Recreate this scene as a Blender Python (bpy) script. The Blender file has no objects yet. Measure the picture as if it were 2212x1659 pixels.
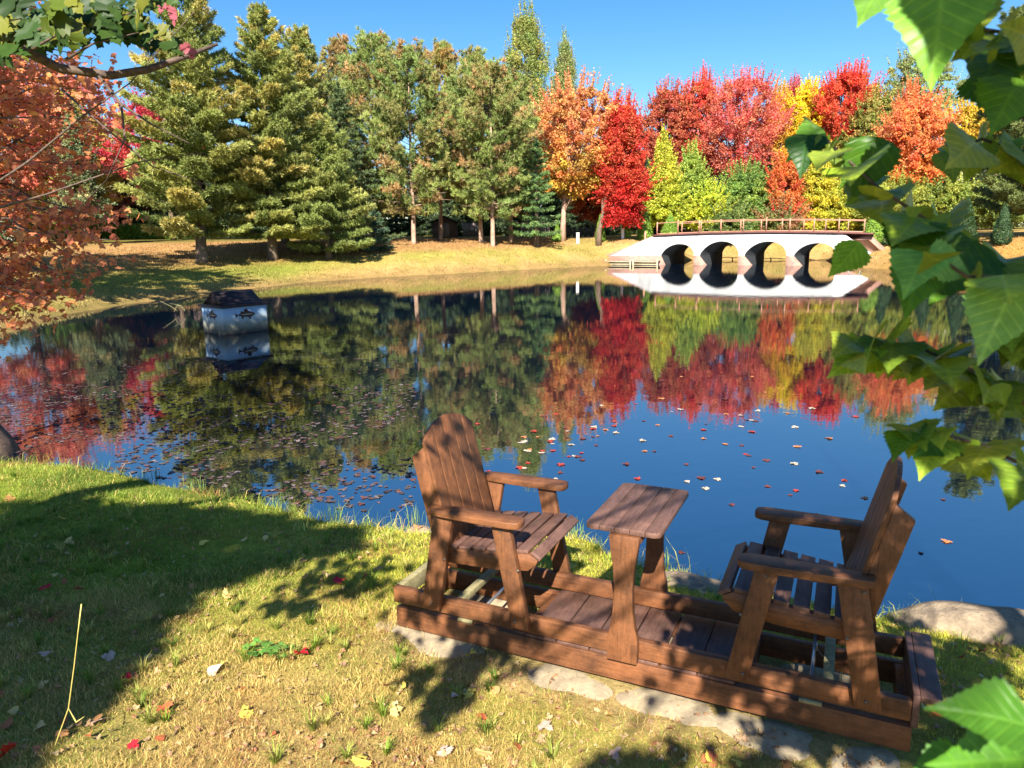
import bpy, math, random
import numpy as np
from mathutils import Matrix, Vector
rad = math.radians
C = bpy.context.scene.collection
scene = bpy.context.scene
# ------------------------------------------------------------------ camera
CAM_H = 2.35; PITCH = rad(11.894); ROLL = rad(0.784); F = 1546.5; CX, CY = 1106.0, 829.5
_fw = np.array([0, math.cos(PITCH), -math.sin(PITCH)]); _rt = np.array([1.0, 0, 0]); _up = np.cross(_rt, _fw)
_r2 = _rt * math.cos(ROLL) - _up * math.sin(ROLL); _u2 = _up * math.cos(ROLL) + _rt * math.sin(ROLL)
CAMO = np.array([0, 0, CAM_H])
cam_d = bpy.data.cameras.new('camera'); cam = bpy.data.objects.new('camera', cam_d); C.objects.link(cam)
cam.matrix_world = Matrix(((_r2[0], _u2[0], -_fw[0], 0), (_r2[1], _u2[1], -_fw[1], 0), (_r2[2], _u2[2], -_fw[2], CAM_H), (0, 0, 0, 1)))
cam_d.sensor_width = 9.6; cam_d.lens = 9.6 * F / 2212; cam_d.clip_start = 0.02; cam_d.clip_end = 3000
cam_d.dof.use_dof = True; cam_d.dof.focus_distance = 10.0; cam_d.dof.aperture_fstop = 2.4
scene.camera = cam
# ------------------------------------------------------------------ light
SUN_EL, SUN_AZ = 38.5, 9.0            # light travels towards azimuth 9 deg right of +Y
w = bpy.data.worlds.new('World'); scene.world = w; w.use_nodes = True
nt = w.node_tree; bg = nt.nodes['Background']
sky = nt.nodes.new('ShaderNodeTexSky'); sky.sky_type = 'NISHITA'; sky.sun_disc = False
sky.sun_elevation = rad(SUN_EL); sky.sun_rotation = rad(180 + SUN_AZ)
sky.altitude = 0; sky.air_density = 1.0; sky.dust_density = 0.25; sky.ozone_density = 3.0
hs_ = nt.nodes.new('ShaderNodeHueSaturation'); hs_.inputs['Saturation'].default_value = 1.32; hs_.inputs['Value'].default_value = 1.0; nt.links.new(sky.outputs[0], hs_.inputs['Color']); tn_ = nt.nodes.new('ShaderNodeMix'); tn_.data_type = 'RGBA'; tn_.blend_type = 'MULTIPLY'; tn_.inputs[0].default_value = 1.0; tn_.inputs[7].default_value = (.95, .97, 1.0, 1); nt.links.new(hs_.outputs[0], tn_.inputs[6]); nt.links.new(tn_.outputs[2], bg.inputs[0]); bg.inputs[1].default_value = 0.066
sl = bpy.data.lights.new('sun', 'SUN'); sl.energy = 5.0; sl.angle = rad(0.5); sl.color = (1.0, 0.94, 0.84)
so = bpy.data.objects.new('sun', sl); C.objects.link(so)
LD = np.array([math.sin(rad(SUN_AZ)) * math.cos(rad(SUN_EL)), math.cos(rad(SUN_AZ)) * math.cos(rad(SUN_EL)), -math.sin(rad(SUN_EL))])
so.rotation_euler = Vector(LD).to_track_quat('-Z', 'Y').to_euler(); so.location = (-3, -10, 20)
scene.view_settings.view_transform = 'Standard'; scene.view_settings.look = 'None'
scene.view_settings.exposure = 1.48; scene.view_settings.gamma = 1.0
scene.render.engine = 'CYCLES'
scene.cycles.max_bounces = 6; scene.cycles.diffuse_bounces = 3; scene.cycles.glossy_bounces = 3; scene.cycles.transmission_bounces = 4
scene.cycles.caustics_reflective = False; scene.cycles.caustics_refractive = False
# ------------------------------------------------------------------ helpers
def ray(x, y): return _r2 * ((x - CX) / F) - _u2 * ((y - CY) / F) + _fw
def onz(x, y, z=0.0):
    d = ray(x, y); return CAMO + d * ((z - CAM_H) / d[2])
def at(x, y, Y):
    d = ray(x, y); return CAMO + d * (Y / d[1])
def lin(c):
    c = np.array(c, float) / 255.0
    return np.where(c <= 0.04045, c / 12.92, ((c + 0.055) / 1.055) ** 2.4)
def mat(name):
    m = bpy.data.materials.new(name); m.use_nodes = True
    n = m.node_tree.nodes; return m, n, m.node_tree.links, n['Principled BSDF']
def N(n, t, **k):
    x = n.new(t)
    for a, b in k.items(): setattr(x, a, b)
    return x
def noise(n, l, scale, detail=4, rough=0.6, coord=None, stretch=None):
    tc = N(n, 'ShaderNodeTexCoord'); src = tc.outputs[coord or 'Object']
    if stretch:
        mp = N(n, 'ShaderNodeMapping'); mp.inputs['Scale'].default_value = stretch; l.new(src, mp.inputs[0]); src = mp.outputs[0]
    x = N(n, 'ShaderNodeTexNoise'); x.inputs['Scale'].default_value = scale; x.inputs['Detail'].default_value = detail; x.inputs['Roughness'].default_value = rough
    l.new(src, x.inputs['Vector']); return x
def ramp(n, l, fac, stops):
    r = N(n, 'ShaderNodeValToRGB'); e = r.color_ramp.elements
    e[0].position, e[0].color = stops[0][0], (*stops[0][1], 1); e[1].position, e[1].color = stops[-1][0], (*stops[-1][1], 1)
    for p, c in stops[1:-1]:
        k = e.new(p); k.color = (*c, 1)
    l.new(fac, r.inputs[0]); return r
def mixc(n, l, a, b, fac=None, mode='MIX', f=0.5):
    m = N(n, 'ShaderNodeMix', data_type='RGBA', blend_type=mode)
    if fac is not None: l.new(fac, m.inputs[0])
    else: m.inputs[0].default_value = f
    for s, i in ((a, 6), (b, 7)):
        if isinstance(s, (tuple, list, np.ndarray)): m.inputs[i].default_value = (*s[:3], 1)
        else: l.new(s, m.inputs[i])
    return m.outputs[2]
def bump(n, l, h, b, strength=0.3, dist=0.01):
    x = N(n, 'ShaderNodeBump'); x.inputs['Strength'].default_value = strength; x.inputs['Distance'].default_value = dist
    l.new(h, x.inputs['Height']); l.new(x.outputs[0], b.inputs['Normal'])
def leaf_mat(name, trans=0.35, rough=0.55, spec=0.25, veins=False):
    m, n, l, b = mat(name); at_ = N(n, 'ShaderNodeAttribute', attribute_name='Col')
    col = at_.outputs['Color']
    if veins:
        uv = N(n, 'ShaderNodeTexCoord'); sp = N(n, 'ShaderNodeSeparateXYZ'); l.new(uv.outputs['UV'], sp.inputs[0])
        ab = N(n, 'ShaderNodeMath', operation='ABSOLUTE'); l.new(sp.outputs[0], ab.inputs[0])
        mu = N(n, 'ShaderNodeMath', operation='MULTIPLY_ADD'); l.new(ab.outputs[0], mu.inputs[0]); mu.inputs[1].default_value = -0.9; l.new(sp.outputs[1], mu.inputs[2])
        m2 = N(n, 'ShaderNodeMath', operation='MULTIPLY'); l.new(mu.outputs[0], m2.inputs[0]); m2.inputs[1].default_value = 7.0
        fr = N(n, 'ShaderNodeMath', operation='PINGPONG'); l.new(m2.outputs[0], fr.inputs[0]); fr.inputs[1].default_value = 0.5
        v1 = ramp(n, l, fr.outputs[0], [(0.0, (1, 1, 1)), (0.16, (0, 0, 0))]); v2 = ramp(n, l, ab.outputs[0], [(0.0, (1, 1, 1)), (0.035, (0, 0, 0))])
        vv = mixc(n, l, v1.outputs[0], v2.outputs[0], mode='LIGHTEN', f=1.0)
        light = mixc(n, l, col, (1.9, 1.6, 1.5), mode='MULTIPLY', f=1.0)
        vf = N(n, 'ShaderNodeMath', operation='MULTIPLY'); l.new(vv, vf.inputs[0]); vf.inputs[1].default_value = 0.6
        nz = noise(n, l, 60, 3); var = ramp(n, l, nz.outputs[0], [(0.3, (0.75, 0.8, 0.7)), (0.7, (1.2, 1.15, 1.2))])
        col = mixc(n, l, mixc(n, l, col, light, fac=vf.outputs[0]), var.outputs[0], mode='MULTIPLY', f=1.0)
        bump(n, l, vv, b, 0.5, -0.0012)
    l.new(col, b.inputs['Base Color']); b.inputs['Roughness'].default_value = rough; b.inputs['Specular IOR Level'].default_value = spec
    if trans:
        t = N(n, 'ShaderNodeBsdfTranslucent'); mx = N(n, 'ShaderNodeMixShader'); mx.inputs[0].default_value = trans
        l.new(col, t.inputs[0]); l.new(b.outputs[0], mx.inputs[1]); l.new(t.outputs[0], mx.inputs[2])
        l.new(mx.outputs[0], n['Material Output'].inputs[0])
    return m
def mk(name, V, F, m, col=None, parent=None, uv=None, smooth=False, link=True):
    """one mesh object; F: (n,3|4) array or list of such arrays; col: per-face rgb; uv: per-vertex uv"""
    V = np.asarray(V, np.float32).reshape(-1, 3)
    Fs = F if isinstance(F, list) else [F]
    Fs = [np.asarray(f, np.int32) for f in Fs if len(f)]
    me = bpy.data.meshes.new(name)
    me.vertices.add(len(V)); me.vertices.foreach_set('co', V.ravel())
    li = np.concatenate([f.ravel() for f in Fs]); tot = np.concatenate([np.full(len(f), f.shape[1], np.int32) for f in Fs])
    st = np.concatenate([[0], np.cumsum(tot)[:-1]]).astype(np.int32)
    me.loops.add(len(li)); me.loops.foreach_set('vertex_index', li)
    me.polygons.add(len(tot)); me.polygons.foreach_set('loop_start', st); me.polygons.foreach_set('loop_total', tot)
    if smooth: me.polygons.foreach_set('use_smooth', np.ones(len(tot), bool))
    if col is not None:
        a = me.attributes.new('Col', 'FLOAT_COLOR', 'CORNER'); col = np.asarray(col, np.float32)
        if len(col) == len(V) and len(col) != len(tot): cc = col[li]
        else: cc = np.repeat(col, tot, axis=0)
        a.data.foreach_set('color', np.hstack([cc, np.ones((len(cc), 1), np.float32)]).astype(np.float32).ravel())
    if uv is not None:
        u = me.uv_layers.new(name='UVMap'); u.data.foreach_set('uv', np.asarray(uv, np.float32)[li].ravel())
    me.update(calc_edges=True); me.validate()
    me.materials.append(m)
    o = bpy.data.objects.new(name, me)
    if link: C.objects.link(o)
    if parent: o.parent = parent
    return o
def tag(o, label=None, cat=None, group=None, kind=None):
    if label: o['label'] = label
    if cat: o['category'] = cat
    if group: o['group'] = group
    if kind: o['kind'] = kind
    return o
def empty(name, loc=(0, 0, 0), label=None, cat=None, group=None):
    o = bpy.data.objects.new(name, None); o.location = loc; o.empty_display_size = 0.2; C.objects.link(o); return tag(o, label, cat, group)
class MB:
    """collects shapes for ONE mesh; optional frame M(3x3 rows)+O"""
    def __init__(s, fr=None, off=(0, 0, 0)): s.V = []; s.Q = []; s.T = []; s.n = 0; s.fr = fr; s.off = np.array(off, float)
    def add(s, V, Q=(), T=()):
        V = np.asarray(V, float)
        if s.fr is not None: V = s.fr[0] + V @ s.fr[1]
        V = V - s.off
        s.V.append(V)
        if len(Q): s.Q.append(np.asarray(Q) + s.n)
        if len(T): s.T.append(np.asarray(T) + s.n)
        s.n += len(V)
    def box(s, a, b):
        (x0, y0, z0), (x1, y1, z1) = a, b
        s.add([(x0, y0, z0), (x1, y0, z0), (x1, y1, z0), (x0, y1, z0), (x0, y0, z1), (x1, y0, z1), (x1, y1, z1), (x0, y1, z1)],
              [(0, 3, 2, 1), (4, 5, 6, 7), (0, 1, 5, 4), (1, 2, 6, 5), (2, 3, 7, 6), (3, 0, 4, 7)])
    def prism(s, poly, ax, a, b):
        """polygon in the plane normal to axis ax (0,1,2), extruded a..b; fan of quads/tris"""
        k = len(poly); P = []
        for h in (a, b):
            for p in poly:
                q = [0, 0, 0]; o = [i for i in range(3) if i != ax]; q[o[0]] = p[0]; q[o[1]] = p[1]; q[ax] = h; P.append(q)
        c0 = np.mean(np.array(P[:k]), 0); c1 = np.mean(np.array(P[k:]), 0); P += [c0, c1]
        s.add(P, [(i, (i + 1) % k, k + (i + 1) % k, k + i) for i in range(k)],
              [(i, 2 * k, (i + 1) % k) for i in range(k)] + [(k + i, k + (i + 1) % k, 2 * k + 1) for i in range(k)])
    def tube(s, pts, rs, sides=6):
        pts = np.asarray(pts, float); rs = np.broadcast_to(rs, (len(pts),)); V = []
        for i, p in enumerate(pts):
            t = pts[min(i + 1, len(pts) - 1)] - pts[max(i - 1, 0)]; t = t / (np.linalg.norm(t) + 1e-9)
            a = np.cross(t, (0, 0, 1) if abs(t[2]) < 0.9 else (1, 0, 0)); a /= np.linalg.norm(a); b = np.cross(t, a)
            for k in range(sides):
                an = 2 * math.pi * k / sides; V.append(p + (a * math.cos(an) + b * math.sin(an)) * rs[i])
        Q = []
        for i in range(len(pts) - 1):
            for k in range(sides): Q.append((i * sides + k, i * sides + (k + 1) % sides, (i + 1) * sides + (k + 1) % sides, (i + 1) * sides + k))
        n0 = len(V); V += [pts[0], pts[-1]]; e = (len(pts) - 1) * sides
        T = [(n0, (k + 1) % sides, k) for k in range(sides)] + [(n0 + 1, e + k, e + (k + 1) % sides) for k in range(sides)]
        s.add(V, Q, T)
    def build(s, name, m, parent=None, smooth=False, bevel=0):
        Fs = []
        if s.Q: Fs.append(np.concatenate(s.Q))
        if s.T: Fs.append(np.concatenate(s.T))
        o = mk(name, np.concatenate(s.V), Fs, m, parent=parent, smooth=smooth)
        if bevel:
            b = o.modifiers.new('bevel', 'BEVEL'); b.width = bevel; b.segments = 2; b.limit_method = 'ANGLE'; b.angle_limit = rad(40)
        return o
_rs = np.random.RandomState(7); _tab = _rs.rand(256, 256)
def vn(x, y, s=1.0, oct=3):
    """value noise 0..1"""
    x = np.asarray(x, float) * s; y = np.asarray(y, float) * s; r = 0; a = 0.5; tot = 0
    for o in range(oct):
        xi = np.floor(x).astype(int); yi = np.floor(y).astype(int); fx = x - xi; fy = y - yi
        fx = fx * fx * (3 - 2 * fx); fy = fy * fy * (3 - 2 * fy)
        g = lambda i, j: _tab[(i) & 255, (j) & 255]
        r = r + a * ((g(xi, yi) * (1 - fx) + g(xi + 1, yi) * fx) * (1 - fy) + (g(xi, yi + 1) * (1 - fx) + g(xi + 1, yi + 1) * fx) * fy)
        tot += a; a *= 0.5; x = x * 2.03 + 17.1; y = y * 2.03 + 5.3
    return r / tot
def sm(a, b, x): t = np.clip((x - a) / (b - a), 0, 1); return t * t * (3 - 2 * t)
# ------------------------------------------------------------------ bridge frame, pond outline, terrain height
BA = rad(-26); BE = np.array([math.cos(BA), math.sin(BA), 0]); BN = np.array([-BE[1], BE[0], 0]); B0 = np.array([7.4, 53.4, 0.0])
BFR = (B0, np.array([BE, BN, [0, 0, 1.0]]))
def bp(s, t, z=0): return B0 + BE * s + BN * t + np.array([0, 0, z])
_cr = bp(15.45, 0)[:2]; _cr2 = bp(14.2, 9.5)[:2]; _cl = bp(3.5, 0)[:2]; _cl2 = bp(4.0, 9.0)[:2]
POND = [(-12.6, 14), (-10.5, 10.4), (-7.8, 8.9), (-5.65, 7.56), (-4.71, 7.28), (-3.77, 6.87), (-2.96, 6.51), (-2.13, 6.11), (-1.63, 5.77), (-1.0, 5.55), (-0.3, 5.52), (0.48, 5.36), (0.8, 5.0),
        (1.14, 4.75), (1.5, 4.55), (2.24, 4.05), (2.6, 4.03), (2.99, 3.81), (5, 4.3), (9, 6), (15, 10), (21, 16), (25, 24), (25.2, 30), (24.58, 34.52), (23.8, 37.6), (22.4, 41.3), (21.6, 44.0),
        tuple(_cr), tuple(_cr2), tuple(_cl2), tuple(_cl), (7.5, 53.0), (7.0, 51.6), (3.06, 49.1), (-0.08, 46.85), (-2.9, 44.3), (-6.97, 41.4), (-10.6, 37.4), (-12.2, 32.5), (-12.94, 29.4), (-14.12, 26.3), (-14.1, 22.1), (-13.0, 18.8)]
POND = np.array(POND)
def sdist(x, y):
    x = np.asarray(x, float); y = np.asarray(y, float); d = np.full(x.shape, 1e9); ins = np.zeros(x.shape, bool)
    for i in range(len(POND)):
        ax, ay = POND[i]; bx, by = POND[(i + 1) % len(POND)]; ex, ey = bx - ax, by - ay
        t = np.clip(((x - ax) * ex + (y - ay) * ey) / (ex * ex + ey * ey), 0, 1)
        d = np.minimum(d, np.hypot(x - ax - t * ex, y - ay - t * ey))
        c = ((ay > y) != (by > y)) & (x < ex * (y - ay) / (ey + 1e-12) + ax); ins ^= c
    return np.where(ins, -d, d)
def height(x, y):
    x = np.asarray(x, float); y = np.asarray(y, float); d = sdist(x, y)
    d = d + (0.22 * (vn(x, y, 1.3) - 0.5) + .10 * (vn(x, y, 4.5) - .5)) * sm(12, 8, y) + 0.5 * (vn(x, y, 0.35) - 0.5) * sm(8, 14, y) * sm(40, 30, y)
    d = d - .07 * sm(12, 8, y); dp = np.maximum(d, 0)
    near = 0.015 * sm(0, 0.06, dp) + 0.255 * sm(-0.25, 1.15, dp) - 0.255 * float(sm(-0.25, 1.15, 0.0)) + 0.115 * np.maximum(dp - 1.9, 0) + 0.025 * (vn(x, y, 2.2) - 0.5) * sm(0, .5, dp)
    near = np.minimum(near, 1.6)
    k = 3.4 + 4.0 * sm(-4, -11, x) * sm(48, 38, y); k = k - 1.6 * sm(44, 52, y) * sm(5, 9, x)
    far = (2.0 + 0.25 * sm(10, 30, dp)) * (1 - np.exp(-dp / k)) + 0.10 * (vn(x, y, 0.22) - 0.5) * sm(0, 3, dp)
    f = sm(9, 17, y + np.abs(x) * 0.25); h = near * (1 - f) + far * f
    return np.where(d < 0, np.maximum(d * 0.35, -1.3), h)
def gz(x, y): return float(height(np.array([x]), np.array([y]))[0])
# ------------------------------------------------------------------ ground
def graded(lo, hi, segs):
    out = [lo]
    for e, step in segs:
        k = max(1, int(round((e - out[-1]) / step))); out += list(np.linspace(out[-1], e, k + 1)[1:])
    return np.array(out)
gx = graded(-600, 600, [(-120, 60), (-40, 6), (-16, 1.0), (-7, .35), (3.6, .07), (8, .4), (30, .7), (60, 3), (150, 10), (600, 75)])
gy = graded(-60, 900, [(-10, 5), (0, .5), (8.5, .07), (16, .4), (36, .6), (60, .5), (84, 1.5), (150, 8), (900, 75)])
GX, GY = np.meshgrid(gx, gy); GZ = height(GX, GY)
nx, ny = len(gx), len(gy); ii = np.arange((ny - 1) * (nx - 1)); r_, c_ = ii // (nx - 1), ii % (nx - 1)
GF = np.stack([r_ * nx + c_, r_ * nx + c_ + 1, (r_ + 1) * nx + c_ + 1, (r_ + 1) * nx + c_], 1)
def ground_colour(x, y):
    d = sdist(x, y); n1 = vn(x, y, 0.5); n2 = vn(x, y, 2.1); n3 = vn(x + 40, y, 0.16)
    tan = lin((196, 160, 108)); green = lin((122, 146, 46)); needle = lin((178, 134, 90)); mud = lin((150, 122, 84)); dry = lin((196, 168, 110)); moss = lin((168, 170, 66)); dark = lin((92, 112, 44))
    def mx(a, b, f): f = np.clip(f, 0, 1)[..., None]; return a * (1 - f) + b * f
    far = mx(np.broadcast_to(tan, x.shape + (3,)), green, sm(.45, .75, n1) * .35)
    strip = np.exp(-((d - 2.6) / 1.3) ** 2) * sm(-16, -9, x) * sm(9, 2, x); far = mx(far, lin((160, 170, 64)), strip * (.15 + .4 * n2))
    far = mx(far, green, sm(-8, -13, x) * np.exp(-((d - 4) / 3.0) ** 2) * .8)
    far = mx(far, needle, sm(2.5, 5, d) * sm(6, 2, x) * (.4 + .6 * n1)); far = mx(far, mud, sm(1.1, 0.2, d) * .6)
    far = mx(far, lin((200, 150, 84)), sm(18, 22, x) * sm(46, 40, y) * .7)
    far = mx(far, lin((96, 110, 40)), sm(13, 22, d) * .7); far = far * (.78 + .34 * vn(x, y, 1.1))[..., None]
    far = far * .88
    nearc = mx(np.broadcast_to(dry, x.shape + (3,)), moss, sm(2.9, 1.9, d) * (.5 + .5 * n2)); nearc = mx(nearc, green, sm(-1.2, -2.2, x) * (.4 + .5 * n1)); nearc = mx(nearc, lin((84, 66, 44)), sm(.16, .02, d) * .8)
    q_ = (np.stack([x.ravel(), y.ravel(), np.full(x.size, .4)], 1) - np.array([-0.6507, 3.5328, .4])) @ np.array([[.905, -.4254, 0], [.4254, .905, 0], [0, 0, 1.]]).T; uu, vv = q_[:, 0].reshape(x.shape), q_[:, 1].reshape(x.shape)
    dirt = sm(-.15, .1, uu) * sm(2.6, 2.3, uu) * sm(-.42, -.12, vv + .2 * (vn(x, y, 5) - .5)) * sm(.65, .55, vv); nearc = mx(nearc, lin((186, 160, 116)), dirt * .85); nearc = nearc * 1.02
    return mx(nearc, far, sm(9, 15, y + np.abs(x) * .25))
gm, n, l, b = mat('grass_ground')
a_ = N(n, 'ShaderNodeAttribute', attribute_name='Col'); n1 = noise(n, l, 14, 8, .75); rr = ramp(n, l, n1.outputs[0], [(0.28, (.45, .5, .4)), (.5, (.95, .95, .9)), (0.72, (1.35, 1.3, 1.2))])
n3 = noise(n, l, 1.6, 9, .82); r3 = ramp(n, l, n3.outputs[0], [(0.34, (.62, .70, .52)), (0.66, (1.22, 1.14, 1.12))])
l.new(mixc(n, l, mixc(n, l, a_.outputs[0], rr.outputs[0], mode='MULTIPLY', f=1), r3.outputs[0], mode='MULTIPLY', f=1), b.inputs['Base Color']); b.inputs['Roughness'].default_value = .95; b.inputs['Specular IOR Level'].default_value = .1
n2 = noise(n, l, 30, 6, .8); bump(n, l, n2.outputs[0], b, 0.8, 0.05)
go = mk('ground', np.stack([GX, GY, GZ], -1), GF, gm, col=ground_colour(GX, GY).reshape(-1, 3), smooth=True); tag(go, kind='structure')
# ------------------------------------------------------------------ water
wm, n, l, b = mat('pond_water')
b.inputs['Base Color'].default_value = (.0015, .005, .012, 1); b.inputs['Roughness'].default_value = 0.012; b.inputs['IOR'].default_value = 4.8; b.inputs['Specular IOR Level'].default_value = .5
n1 = noise(n, l, 1.0, 3, .5, stretch=(3.2, 3.2, 1)); n2 = noise(n, l, 1.0, 2, .5, stretch=(.35, .8, 1))
n3 = noise(n, l, 1.0, 2, .5, stretch=(14, 14, 1)); mm = N(n, 'ShaderNodeMath', operation='MULTIPLY'); l.new(n2.outputs[0], mm.inputs[0]); l.new(n1.outputs[0], mm.inputs[1])
ad = N(n, 'ShaderNodeMath', operation='MULTIPLY_ADD'); l.new(n3.outputs[0], ad.inputs[0]); ad.inputs[1].default_value = .10; l.new(mm.outputs[0], ad.inputs[2])
bump(n, l, ad.outputs[0], b, 0.06, 0.035)
wo = mk('water', [(-22, 2.5, 0), (48, 2.5, 0), (48, 82, 0), (-22, 82, 0)], np.array([[0, 1, 2, 3]]), wm); tag(wo, kind='structure')
# ------------------------------------------------------------------ materials
def wood_mat(name, base, dark, wear, wearamt=.62, rough=.55, sc=1.0, spec=.26, ax=None):
    """ax: board direction in the glider frame (0 along, 1 across, 2 upright); None: plain world axes"""
    m, n, l, b = mat(name); tc = N(n, 'ShaderNodeTexCoord'); mp = N(n, 'ShaderNodeMapping'); mp.inputs['Rotation'].default_value = (0, 0, rad(25.2) if ax is not None else 0); l.new(tc.outputs['Object'], mp.inputs[0])
    st = [1.0, 1.0, 1.0]; st[ax if ax is not None else 0] = .09
    def nz(scale, det, rg, s_):
        m2 = N(n, 'ShaderNodeMapping'); m2.inputs['Scale'].default_value = s_; l.new(mp.outputs[0], m2.inputs[0]); x = N(n, 'ShaderNodeTexNoise'); x.inputs['Scale'].default_value = scale; x.inputs['Detail'].default_value = det; x.inputs['Roughness'].default_value = rg; l.new(m2.outputs[0], x.inputs['Vector']); return x
    g = nz(7 * sc, 8, .75, (1, 1, 1)); r = ramp(n, l, g.outputs[0], [(.3, dark), (.62, base)])
    gr = nz(70 * sc, 6, .75, st); rg = ramp(n, l, gr.outputs[0], [(.32, (.58, .56, .54)), (.5, (.98, .98, .98)), (.7, (1.18, 1.16, 1.14))])
    s = nz(60 * sc, 6, .85, [.35 if k == (ax if ax is not None else 0) else 1 for k in range(3)]); wr = ramp(n, l, s.outputs[0], [(wearamt, (0, 0, 0)), (wearamt + .04, (.8, .8, .8))])
    c = mixc(n, l, r.outputs[0], rg.outputs[0], mode='MULTIPLY', f=1); c = mixc(n, l, c, wear, fac=wr.outputs[0])
    big = nz(2.2 * sc, 4, .6, (1, 1, 1)); br = ramp(n, l, big.outputs[0], [(.35, (.82, .84, .86)), (.65, (1.1, 1.06, 1.04))]); c = mixc(n, l, c, br.outputs[0], mode='MULTIPLY', f=1)
    l.new(c, b.inputs['Base Color']); b.inputs['Roughness'].default_value = rough; b.inputs['Specular IOR Level'].default_value = spec; bump(n, l, gr.outputs[0], b, .45, .003); return m
_bw = (lin((130, 84, 53)), lin((76, 51, 36)), lin((172, 148, 120)))
M_brown = wood_mat('brown_stained_rail', *_bw, .655, .5, ax=0); M_brownu = wood_mat('brown_stained_upright', *_bw, .655, .5, ax=2)
M_deck = wood_mat('weathered_board_sky_glare', lin((116, 86, 74)), lin((78, 57, 50)), lin((164, 142, 120)), .64, .5, ax=1)  # purplish brown puts the sky glare on top faces into the colour
M_grey = wood_mat('grey_weathered_wood', lin((160, 150, 110)), lin((110, 104, 72)), lin((176, 170, 140)), .6, .8)
M_rod, n, l, b = mat('galvanised_steel'); b.inputs['Metallic'].default_value = .9; b.inputs['Roughness'].default_value = .35; b.inputs['Base Color'].default_value = (.6, .6, .6, 1)
M_bark, n, l, b = mat('bark'); g = noise(n, l, 5, 8, .75, stretch=(1, 1, .3)); r = ramp(n, l, g.outputs[0], [(.3, lin((62, 48, 38))), (.7, lin((140, 120, 100)))]); l.new(r.outputs[0], b.inputs[0]); b.inputs['Roughness'].default_value = .95; bump(n, l, g.outputs[0], b, .8, .05)
M_barkp, n, l, b = mat('pale_bark'); g = noise(n, l, 4, 8, .75, stretch=(1, 1, .4)); r = ramp(n, l, g.outputs[0], [(.3, lin((120, 88, 70))), (.6, lin((190, 160, 138)))]); l.new(r.outputs[0], b.inputs[0]); b.inputs['Roughness'].default_value = .95; bump(n, l, g.outputs[0], b, .8, .05)
M_birch, n, l, b = mat('white_birch_bark'); g = noise(n, l, 3, 6, .7, stretch=(.4, .4, 3)); r = ramp(n, l, g.outputs[0], [(.35, lin((90, 80, 72))), (.5, lin((214, 206, 196)))]); l.new(r.outputs[0], b.inputs[0]); b.inputs['Roughness'].default_value = .8
M_twig, n, l, b = mat('twig_bark'); g = noise(n, l, 40, 6, .7); r = ramp(n, l, g.outputs[0], [(.3, lin((44, 34, 30))), (.7, lin((112, 92, 78)))]); l.new(r.outputs[0], b.inputs[0]); b.inputs['Roughness'].default_value = .8; bump(n, l, g.outputs[0], b, .6, .003)
M_leaf = leaf_mat('tree_leaves', .38); M_needle = leaf_mat('conifer_needles', .25, .5, .35); M_near = leaf_mat('birch_leaf', .27, .40, .28, veins=True); M_maple = leaf_mat('maple_leaf', .3, .5, .25)
M_grass = leaf_mat('grass_blades', .3, .6, .2); M_dead = leaf_mat('dead_leaf', .15, .65, .25)
def stone_mat(name, a, c, scale=8, rough=.9, bs=.5, bd=.02):
    m, n, l, b = mat(name); g = noise(n, l, scale, 9, .75); r = ramp(n, l, g.outputs[0], [(.3, a), (.7, c)]); l.new(r.outputs[0], b.inputs[0]); b.inputs['Roughness'].default_value = rough; bump(n, l, g.outputs[0], b, bs, bd); return m
M_paver = stone_mat('pale_paver', lin((128, 114, 90)), lin((186, 168, 136)), 14); M_rock = stone_mat('shore_rock', lin((96, 82, 66)), lin((180, 158, 128)), 7, bs=.9, bd=.04)
# ------------------------------------------------------------------ tree builders
RNG = np.random.RandomState(11)
def rot_basis(nrm):
    nrm = nrm / (np.linalg.norm(nrm, axis=1, keepdims=True) + 1e-9); a = np.where(np.abs(nrm[:, 2:3]) < .9, [[0, 0, 1.]], [[1., 0, 0]])
    u = np.cross(a, nrm); u /= np.linalg.norm(u, axis=1, keepdims=True); v = np.cross(nrm, u); return u, v, nrm
def pal(P, k, R, jit=.12):
    P = np.array([lin(c) for c in P]) ** .80; w_ = R.rand(k, len(P)) ** 4; w_ /= w_.sum(1, keepdims=True); c = w_ @ P
    return np.clip(c * (1 + R.randn(k, 1) * jit), 0.002, .95)
def leaf_quads(cen, size, R, flat=0.0, nrm=None):
    k = len(cen); nr = R.randn(k, 3) if nrm is None else nrm + R.randn(k, 3) * .6
    nr[:, 2] = nr[:, 2] * (1 - flat) + flat * np.sign(nr[:, 2] + 1e-6) * 1.5
    u, v, nr = rot_basis(nr); an = R.rand(k, 1) * 6.28; u2 = u * np.cos(an) + v * np.sin(an); v2 = -u * np.sin(an) + v * np.cos(an)
    s = (size * (.6 + .8 * R.rand(k, 1)))
    V = np.stack([cen - u2 * s, cen - v2 * s * .62 + nr * s * .12, cen + u2 * s, cen + v2 * s * .62 + nr * s * .12], 1).reshape(-1, 3)
    return V, np.arange(4 * k).reshape(-1, 4)
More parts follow.
